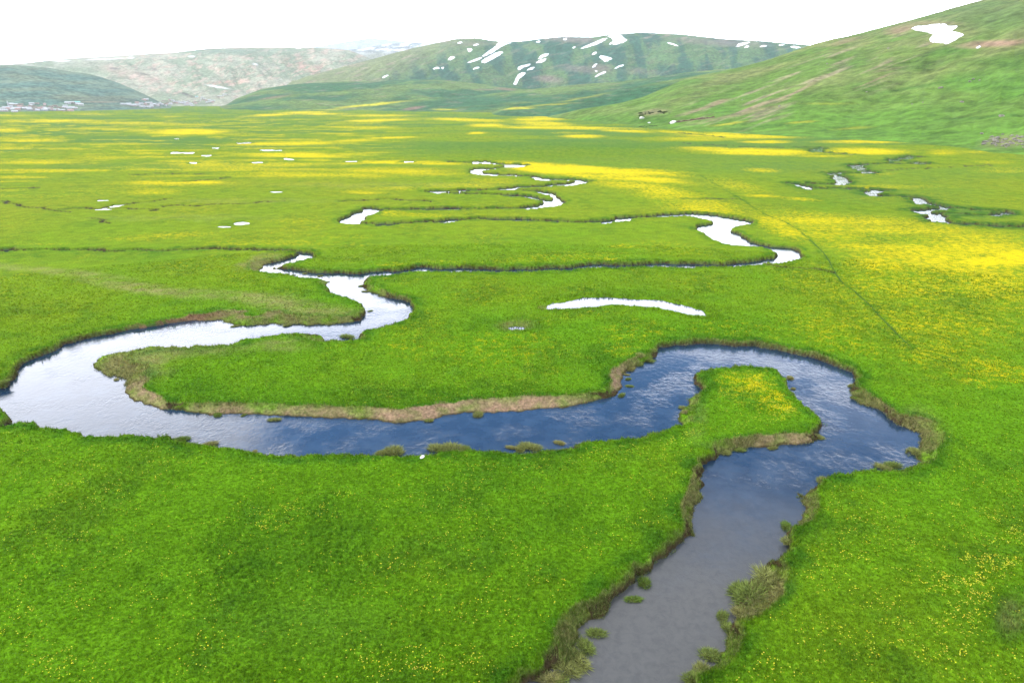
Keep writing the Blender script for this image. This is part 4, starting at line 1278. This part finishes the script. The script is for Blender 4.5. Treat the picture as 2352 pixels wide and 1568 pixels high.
# shrubs at the hill foot: many small leaf faces around a few stems
M_LEAF = mat_flat("shrub_leaf", (0.022, 0.040, 0.014), (0.055, 0.085, 0.025), 0.4)
M_STEM = mat_flat("shrub_stem", (0.06, 0.045, 0.03), (0.10, 0.08, 0.05), 2)


def shrub_parts(seed):
    rg = np.random.default_rng(seed)
    n = 260
    cen = rg.normal(size=(n, 3)); cen /= np.linalg.norm(cen, axis=1)[:, None]
    cen *= (rg.uniform(0.25, 1, (n, 1)) ** 0.5) * (1 + 0.35 * np.sin(cen[:, :1] * 5 + seed))
    cen[:, 2] = np.abs(cen[:, 2]) * 0.8 + 0.2
    vs = []
    for c in cen:
        a, b = rg.normal(size=3), rg.normal(size=3)
        a /= np.linalg.norm(a); b -= a * (a @ b); b /= np.linalg.norm(b)
        s = rg.uniform(.08, .2)
        vs += [c - a * s, c + b * s * .7, c + a * s, c - b * s * .7]
    f = np.arange(n * 4).reshape(-1, 4)
    lo = mesh_np("foliage", np.array(vs), f, M_LEAF, False)
    sv, sf = [], []
    for i in range(4):
        a = i * 1.6 + seed
        p0, p1 = Vector((0, 0, -0.2)), Vector((math.cos(a) * .5, math.sin(a) * .5, .8))
        b = len(sv)
        for (p, r_) in ((p0, .06), (p1, .02)):
            for q_ in range(5):
                t2 = q_ * 2 * math.pi / 5
                sv.append((p.x + r_ * math.cos(t2), p.y + r_ * math.sin(t2), p.z))
        sf += [(b + q_, b + (q_ + 1) % 5, b + 5 + (q_ + 1) % 5, b + 5 + q_) for q_ in range(5)]
    so = pymesh("stem", sv, sf, M_STEM)
    return lo, so


SHP = []
for s_ in (1, 2, 3):
    e_ = bpy.data.objects.new("shrub", None); COL.objects.link(e_)
    lo, so = shrub_parts(s_)
    lo.parent = e_; so.parent = e_
    SHP.append(e_)
ns = 0


def put_shrub(x, y, size, label, group):
    global ns
    o = SHP[ns] if ns < 3 else copy_tree(SHP[ns % 3])
    ns += 1
    h = hit(x, y)
    o.location = h[1]
    o.rotation_euler = (0, 0, random.uniform(0, 6.28))
    o.scale = (size * random.uniform(.9, 1.5), size, size * random.uniform(.6, .9))
    tag(o, label, "shrub", group)


rg = np.random.default_rng(11)
for i in range(30):
    u_ = rg.uniform(-1, 1)
    put_shrub(1503 + u_ * 36, 261 - u_ * 4 + rg.uniform(-4.5, 4.5), rg.uniform(1.4, 2.8), "dark shrub, one of a dense thicket alike on the lower right hillside", "shrubs in the thicket on the hill foot")
for i in range(12):
    put_shrub(1470 + i * 3.4 + rg.uniform(-1, 1), 291 + rg.uniform(-2, 2), rg.uniform(0.9, 1.6), "low shrub, one of a sparse row alike where hill and plain meet", "low shrubs along the hill foot")

# ruined drystone wall on the slope
WP = [(1536,285),(1556,281),(1580,278),(1605,275),(1622,272.5),(1641,270.5)]
wv, wf = [], []
pts_ = [hit(*p)[1] for p in chaikin(WP, 2, closed=False)]
for i, p in enumerate(pts_):
    a = pts_[max(0, i - 1)]; b = pts_[min(len(pts_) - 1, i + 1)]
    d = (b - a); d.z = 0; d.normalize()
    s_ = Vector((d.y, -d.x, 0))
    hh = random.uniform(1.0, 2.4)
    for o_, z_ in ((-.9, -1.2), (-.6, hh * .7), (-.1, hh), (.5, hh * .8), (.9, -1.2)):
        qv = p + s_ * (o_ + random.uniform(-.1, .1)) + Vector((0, 0, z_))
        wv.append(tuple(qv))
    if i:
        for j in range(4):
            wf.append(((i - 1) * 5 + j, i * 5 + j, i * 5 + j + 1, (i - 1) * 5 + j + 1))
wo = pymesh("stone_wall", wv, wf, mat_flat("dark_drystone", (0.05, 0.035, 0.025), (0.13, 0.09, 0.065), 0.5, 1, 0.05, 1, 0.3))
tag(wo, "dark crumbling earth and stone wall along the foot of the right hillside", "wall")


# ------------------------------------------------------------------ tussocks standing in and along the river
def tussock(seed, straw):
    rg = np.random.default_rng(seed)
    e_ = bpy.data.objects.new("grass_tussock", None); COL.objects.link(e_)
    n, m_ = 18, 7
    vs, fs = [], []
    for j in range(m_):
        f = j / (m_ - 1)
        for i in range(n):
            a = 2 * math.pi * i / n
            rr = math.cos(f * math.pi / 2 * 0.96) * (1 + 0.28 * math.sin(a * 2 + seed) + 0.18 * math.sin(a * 5 + seed * 2) + rg.normal(0, .05))
            rr *= 0.82
            vs.append((rr * math.cos(a), rr * math.sin(a), -0.40 + 0.75 * math.sin(f * math.pi / 2) + rg.normal(0, .03)))
    fs = [(j * n + i, j * n + (i + 1) % n, (j + 1) * n + (i + 1) % n, (j + 1) * n + i) for j in range(m_ - 1) for i in range(n)]
    pymesh("root_mound", vs, fs, M_MOUND, e_, True)
    nbld = 620
    P = rg.uniform(-1, 1, (nbld * 2, 2)); P = P[np.hypot(P[:, 0], P[:, 1]) < 1.08][:nbld]
    nbld = len(P)
    z0 = 0.38 * np.sqrt(np.clip(1 - (P ** 2).sum(1), 0.0, 1)) - 0.05
    ln = rg.uniform(.25, .75, nbld)
    aa = rg.uniform(0, 6.28, nbld)
    lean = np.stack([P[:, 0] * .45 + rg.normal(0, .2, nbld), P[:, 1] * .45 + rg.normal(0, .2, nbld)], -1)
    w_ = rg.uniform(.025, .06, nbld)
    ca, sa = np.cos(aa) * w_, np.sin(aa) * w_
    A = np.stack([P[:, 0] - ca, P[:, 1] - sa, z0], -1)
    B_ = np.stack([P[:, 0] + ca, P[:, 1] + sa, z0], -1)
    Cc = np.stack([P[:, 0] + lean[:, 0], P[:, 1] + lean[:, 1], z0 + ln], -1)
    V_ = np.stack([A, B_, Cc], 1).reshape(-1, 3)
    cg = C(0.105, 0.200, 0.022) * (1 - straw) + C(0.30, 0.275, 0.11) * straw
    cb = cg[None, :] * rg.uniform(.55, 1.45, (nbld, 1))
    cb = np.repeat(cb, 3, 0)
    mesh_np("grass_blades", V_, np.arange(nbld * 3).reshape(-1, 3), M_BLADE, False, e_, {'col': ('FLOAT_COLOR', cb)})
    return e_


TP = [tussock(1, .35), tussock(2, .6), tussock(3, .85), tussock(4, .15)]
tused = set()
TUS = [(797,772,1.4,0,"round grassy tussock blocking the little inlet by the river neck"),(850,712,.5,0,"tiny dark tussock in the white water at the neck's right edge"),(8,888,1.0,0,"small grassy tussock under the left cut bank at the picture's edge"),
 (630,961,.75,1,"lone tussock at the water's edge below the left sandy bar"),(500,950,.8,3,"low tussock at the lip of the left sandy bar"),(1098,950,1.0,1,"green tussock at the water line in the middle of the brown bar"),
 (985,963,.7,1,"small tussock left of the middle one along the brown bar"),(1725,1372,1.7,0,"large grass clump leaning into the near river from the right bank"),(1700,1352,1.4,0,"bushy grass clump just above the large one on the near right bank"),
 (1760,1335,1.4,1,"straw coloured clump behind the large clumps on the near right bank"),(1660,1410,.8,0,"dark green clump standing in the water, lowest on the near right"),(1674,1438,.9,0,"grass clump hugging the bank under the dark green one"),
 (1706,1408,1.0,2,"pale dead grass clump between the near right clumps"),(1455,1372,.65,3,"small tussock by the near left bank farther upstream"),
 (1370,1450,.95,0,"spiky tussock standing in grey water off the near left bank"),(1480,1335,1.0,3,"leafy tussock below the near left bank's notch"),
 (1815,866,.75,2,"small dark tussock in the bend right of the flowery peninsula"),(1822,890,.45,2,"tiny clump below the dark tussock by the flowery peninsula"),(1960,884,1.0,1,"straw tussock on the outer bank right of the bend"),(1972,910,1.1,1,"low tussock ledge below the straw one at the outer bend"),
 (2103,1036,1.0,1,"pointed clump reaching from the far right bank into the water"),(2030,1072,1.1,1,"tussock on the lower bank of the right bend"),(2050,1066,1.0,0,"greener tussock right beside the one on the lower right bank"),
 (905,1035,1.6,1,"long straw clump at the near edge of the blue reach, left one"),(880,1037,1.1,1,"small clump at the left tip of the long straw clump"),(1005,1028,1.5,1,"tall straw clump in the middle of the near edge, left half"),(1040,1026,1.7,1,"tall straw clump in the middle of the near edge, right half"),
 (1070,1030,1.0,0,"green end of the tall straw clumps on the near edge"),(1176,1025,.7,2,"small dark clump in the water right of the tall straw clumps"),(1218,1024,1.3,1,"flat straw clump on the near edge right of the dark one"),(1195,1028,1.0,1,"low clump joining the flat straw clump's left side"),
 (1285,1014,.7,2,"dark clump at the right end of the near edge"),(1443,868,.55,0,"small tussock off the brown corner where the reach turns"),(1446,884,.5,0,"tiny tussock below the brown corner's first one"),(1428,905,.7,0,"green tussock at the foot of the brown corner"),
 (1448,845,1.0,2,"straw mound on the brown corner of the bank"),(1468,835,.8,0,"clump on the ledge right of the brown corner"),(1488,826,.9,0,"second clump on the ledge right of the brown corner"),(1470,824,1.0,1,"clump on the upper side of the ledge by the corner"),(1500,812,.8,0,"last clump at the right end of the corner ledge"),
 (1440,858,.4,2,"tiny dark stub in the water at the corner"),(660,745,1.0,1,"bushy clump between two gaps on the upper left bank"),(540,747,.7,1,"low clump at the left end of the reedy upper bank"),(700,627,.8,1,"dark clump in the narrow arm right of its hairpin"),(675,630,.5,0,"tiny clump in the narrow arm left of the dark one"),
 (735,632,.8,1,"clump where the narrow arm joins the white river"),(832,655,.9,0,"tussock on the right side of the river neck"),(838,668,.7,1,"lower tussock on the right side of the river neck"),(418,1006,.9,3,"thin reeds off the near bank at lower left"),(480,1018,.9,2,"dark reeds off the near bank right of the thin ones"),
 (585,1034,.5,2,"tiny dark reeds farther right along the near left bank"),(1330,1512,1.1,1,"straw clump on the lowest part of the near left bank"),(1300,1530,1.1,1,"next straw clump down the near left bank at the bottom"),(1260,1553,.9,2,"pale clump at the bottom end of the near left bank"),(1290,1560,.7,0,"dark clump in the water at the bottom left bank"),
 (1345,1480,.9,0,"green clump overhanging the near left bank above the straw ones"),(1632,1500,.9,0,"clump at the foot of the near right bank"),(1610,1535,.9,1,"straw clump at the bottom of the near right bank"),(1592,1558,.8,0,"lowest clump on the near right bank"),(1812,1245,.9,1,"brown clump under the small headland on the right bank"),
 (1806,1205,.9,3,"leafy clump on the tip of the small right headland"),(1890,1100,.9,1,"straw clump on the bank above the small right headland"),(1572,935,.9,1,"straw clump on the left waist of the flowery peninsula"),(1575,955,.8,2,"dark clump at the lower left waist of the peninsula"),(267,869,.5,2,"tiny reeds at the tip of the left dry spit"),
 (560,1440-490,.5,0,"small green clump on the left sandy bar's middle"),(1666,1036,.9,1,"clump on the lower left shore of the peninsula"),(1700,1030,.8,0,"second clump on the lower shore of the peninsula"),(1775,1026,.7,1,"third clump on the lower shore of the peninsula"),(1880,1000,.8,1,"clump at the lower right corner of the peninsula")]
for x, y, s_, kd, lab in TUS:
    p = unproj(x, y, -0.7)
    o = TP[kd] if kd not in tused else copy_tree(TP[kd])
    tused.add(kd)
    zg = float(look(np.array([p[0]]), np.array([p[1]]), Zg)[0])
    o.location = (p[0], p[1], max(zg, -0.95) + 0.02)
    o.rotation_euler = (0, 0, random.uniform(0, 6.28))
    s_ *= 0.72
    o.scale = (s_ * random.uniform(1.0, 1.7), s_ * random.uniform(.7, 1.0), s_ * random.uniform(.45, .65))
    tag(o, lab, "tussock", "grass tussocks along the river")

# ------------------------------------------------------------------ grass blades over the near meadow, one mass
def scatter_grass():
    rg = np.random.default_rng(21)
    N = 430000
    dp = np.radians(rg.uniform(11.5, 48.5, N))
    r_ = H / np.tan(dp)
    a_ = np.radians(rg.uniform(-46, 46, N))
    x, y = r_ * np.sin(a_), r_ * np.cos(a_)
    ppx, ppy = proj(x, y, np.zeros(N))
    s = look(x, y, S); wd = look(x, y, Wd)
    ok = (ppx > -60) & (ppx < 2412) & (s > 0.12) & ((s > wd * 0.35) | (rg.random(N) < .35))
    bmv = look(x, y, bm)
    ok &= ~((bmv > .4) & (s < wd) & (rg.random(N) < .85))
    x, y, r_, s, wd = x[ok], y[ok], r_[ok], s[ok], wd[ok]
    n = len(x)
    z = look(x, y, Zg)
    c = look(x, y, col)
    sc_ = np.clip(r_ / 75, 0.8, 2.6)
    tall = 1 + 1.3 * np.exp(-((s - wd - .2) / 0.8) ** 2)
    pat = 1 + 0.5 * look(x, y, nB) + 1.0 * look(x, y, HERB)
    out_v, out_c = [], []
    for b in range(3):
        ln = rg.uniform(.07, .19, n) * tall * pat * np.sqrt(sc_)
        aa = rg.uniform(0, 6.28, n)
        ox, oy = rg.normal(0, .05, n) * sc_, rg.normal(0, .05, n) * sc_
        lx, ly = rg.normal(0, .07, n) * sc_, rg.normal(0, .07, n) * sc_
        w_ = rg.uniform(.018, .042, n) * sc_
        ca, sa = np.cos(aa) * w_, np.sin(aa) * w_
        A = np.stack([x + ox - ca, y + oy - sa, z - .02], -1)
        B_ = np.stack([x + ox + ca, y + oy + sa, z - .02], -1)
        T_ = np.stack([x + ox + lx, y + oy + ly, z + ln], -1)
        out_v.append(np.stack([A, B_, T_], 1).reshape(-1, 3))
        cv = c * rg.uniform(.42, 1.6, (n, 1)) * np.stack([rg.uniform(.8, 1.35, n), np.ones(n), rg.uniform(.7, 1.4, n)], -1)
        out_c.append(np.repeat(cv, 3, 0))
    V_ = np.concatenate(out_v); Cc = np.concatenate(out_c)
    o = mesh_np("grass", V_, np.arange(len(V_)).reshape(-1, 3), M_BLADE, False, None, {'col': ('FLOAT_COLOR', Cc)})
    tag(o, "lush green grass blades covering the near meadow", "grass", None, 'stuff')


def scatter_flowers():
    rg = np.random.default_rng(22)
    r0, r1 = 40.0, R_FL[1]
    K_ = 44.0
    th = R(92)
    N = int(0.5 * th * (r1 ** 2 - r0 ** 2) * K_)
    r_ = np.sqrt(rg.uniform(r0 ** 2, r1 ** 2, N)); a_ = rg.uniform(-th / 2, th / 2, N)
    x, y = r_ * np.sin(a_), r_ * np.cos(a_)
    # flowers stand in little groups
    x2 = x + rg.normal(0, .08, N); y2 = y + rg.normal(0, .08, N)
    f = look(x2, y2, fl) * (1 - sstep(R_FL[0], R_FL[1], r_) * 0.9)
    cl_ = sstep(-0.25, 0.45, fbm(x / 0.9, y / 0.9, 3, 77))
    cl_ = cl_ * sstep(-0.25, 0.2, fbm(x / 3.6, y / 3.6, 3, 79)) * 1.5
    ok = rg.random(N) < f * cl_ * 2.0
    x, y, r_ = x2[ok], y2[ok], r_[ok]
    n = len(x)
    z = look(x, y, Zg) + rg.uniform(.10, .2, n)
    rad = rg.uniform(.026, .062, n)
    m_ = 6
    V_ = np.zeros((n, m_ + 1, 3)); V_[:, 0] = np.stack([x, y, z - .015], -1)
    tx, ty = rg.normal(0, .25, n), rg.normal(0, .25, n)
    ph = rg.uniform(0, 6.28, n)
    for i in range(m_):
        a = ph + 2 * math.pi * i / m_
        dx, dy = np.cos(a) * rad, np.sin(a) * rad
        V_[:, i + 1] = np.stack([x + dx, y + dy, z + dx * tx + dy * ty + rad * .25], -1)
    base_ = (np.arange(n) * (m_ + 1))[:, None]
    fs = np.concatenate([np.stack([base_[:, 0], base_[:, 0] + 1 + i, base_[:, 0] + 1 + (i + 1) % m_], -1) for i in range(m_)])
    cc = np.stack([rg.uniform(.50, .68, n), rg.uniform(.48, .64, n), rg.uniform(.01, .06, n)], -1)
    o = mesh_np("wildflowers", V_.reshape(-1, 3), fs, M_PETAL, False, None, {'col': ('FLOAT_COLOR', np.repeat(cc, m_ + 1, 0))})
    tag(o, "yellow buttercup like flowers scattered through the near meadow", "flowers", None, 'stuff')
    print("flowers", n)


def scatter_sedge():
    rg = np.random.default_rng(23)
    N = 2600000
    dp = np.radians(rg.uniform(13.5, 48.5, N))
    r_ = H / np.tan(dp)
    a_ = np.radians(rg.uniform(-46, 46, N))
    x, y = r_ * np.sin(a_), r_ * np.cos(a_)
    ppx, _ = proj(x, y, np.zeros(N))
    s = look(x, y, S); wd = look(x, y, Wd); vp = look(x, y, vpatch); nc = look(x, y, nC)
    ok = (ppx > -60) & (ppx < 2412) & (s > -0.18) & (s < np.minimum(wd, 1.5) + 0.2) & (look(x, y, BID) == 0)
    cl_ = sstep(-0.22, 0.12, fbm(x / 1.1, y / 1.1, 3, 88) + nc * 0.4 + (vp - 0.6) * 0.3)
    ok &= look(x, y, cut) < 0.3
    ok &= rg.random(N) < cl_ * np.clip(vp, 0.3, 1) * (1 - 0.8 * (look(x, y, bm) > .4))
    x, y, r_, s, vp = x[ok], y[ok], r_[ok], s[ok], vp[ok]
    n = len(x)
    print("sedge", n)
    z = np.maximum(look(x, y, Zg), -1.0)
    sc_ = np.clip(r_ / 75, 0.8, 1.8)
    ln = rg.uniform(.16, .46, n) * np.where(s < 0.05, 0.8, 1)
    aa = rg.uniform(0, 6.28, n)
    w_ = rg.uniform(.016, .036, n) * sc_
    ca, sa = np.cos(aa) * w_, np.sin(aa) * w_
    lx, ly = rg.normal(0, .16, n), rg.normal(0, .16, n)
    V_ = np.stack([np.stack([x - ca, y - sa, z - .03], -1), np.stack([x + ca, y + sa, z - .03], -1), np.stack([x + lx, y + ly, z + ln], -1)], 1).reshape(-1, 3)
    f = np.clip(vp * 0.75 + rg.normal(0, .25, n), 0, 1)[:, None]
    cc = (C(0.060, 0.150, 0.010) * (1 - f) + C(0.30, 0.27, 0.115) * f) * rg.uniform(.4, 1.4, (n, 1))
    o = mesh_np("sedge", V_, np.arange(n * 3).reshape(-1, 3), M_BLADE, False, None, {'col': ('FLOAT_COLOR', np.repeat(cc, 3, 0))})
    tag(o, "ragged straw and green sedge fringing the river banks", "sedge", None, 'stuff')


scatter_grass()
scatter_sedge()
scatter_flowers()

# ------------------------------------------------------------------ haze: one closed box of even air
bx0, bx1, by0, by1, bz0, bz1 = -26000, 26000, -3000, 24000, -3.0, 1250.0
vs, fs = [], []
box(vs, fs, bx0, bx1, by0, by1, bz0, bz1)
mh, k = new_mat("haze")
pvn = k.n('ShaderNodeVolumePrincipled')
pvn.inputs['Color'].default_value = (0.76, 0.84, 0.94, 1)
pvn.inputs['Density'].default_value = 0.30e-4
pvn.inputs['Anisotropy'].default_value = 0.0
ho = k.n('ShaderNodeOutputMaterial')
k.l(pvn.outputs[0], ho.inputs['Volume'])
hz = pymesh("haze", vs, fs, mh)
tag(hz, "pale haze softening the far hills and the village end of the valley", "haze", None, 'stuff')
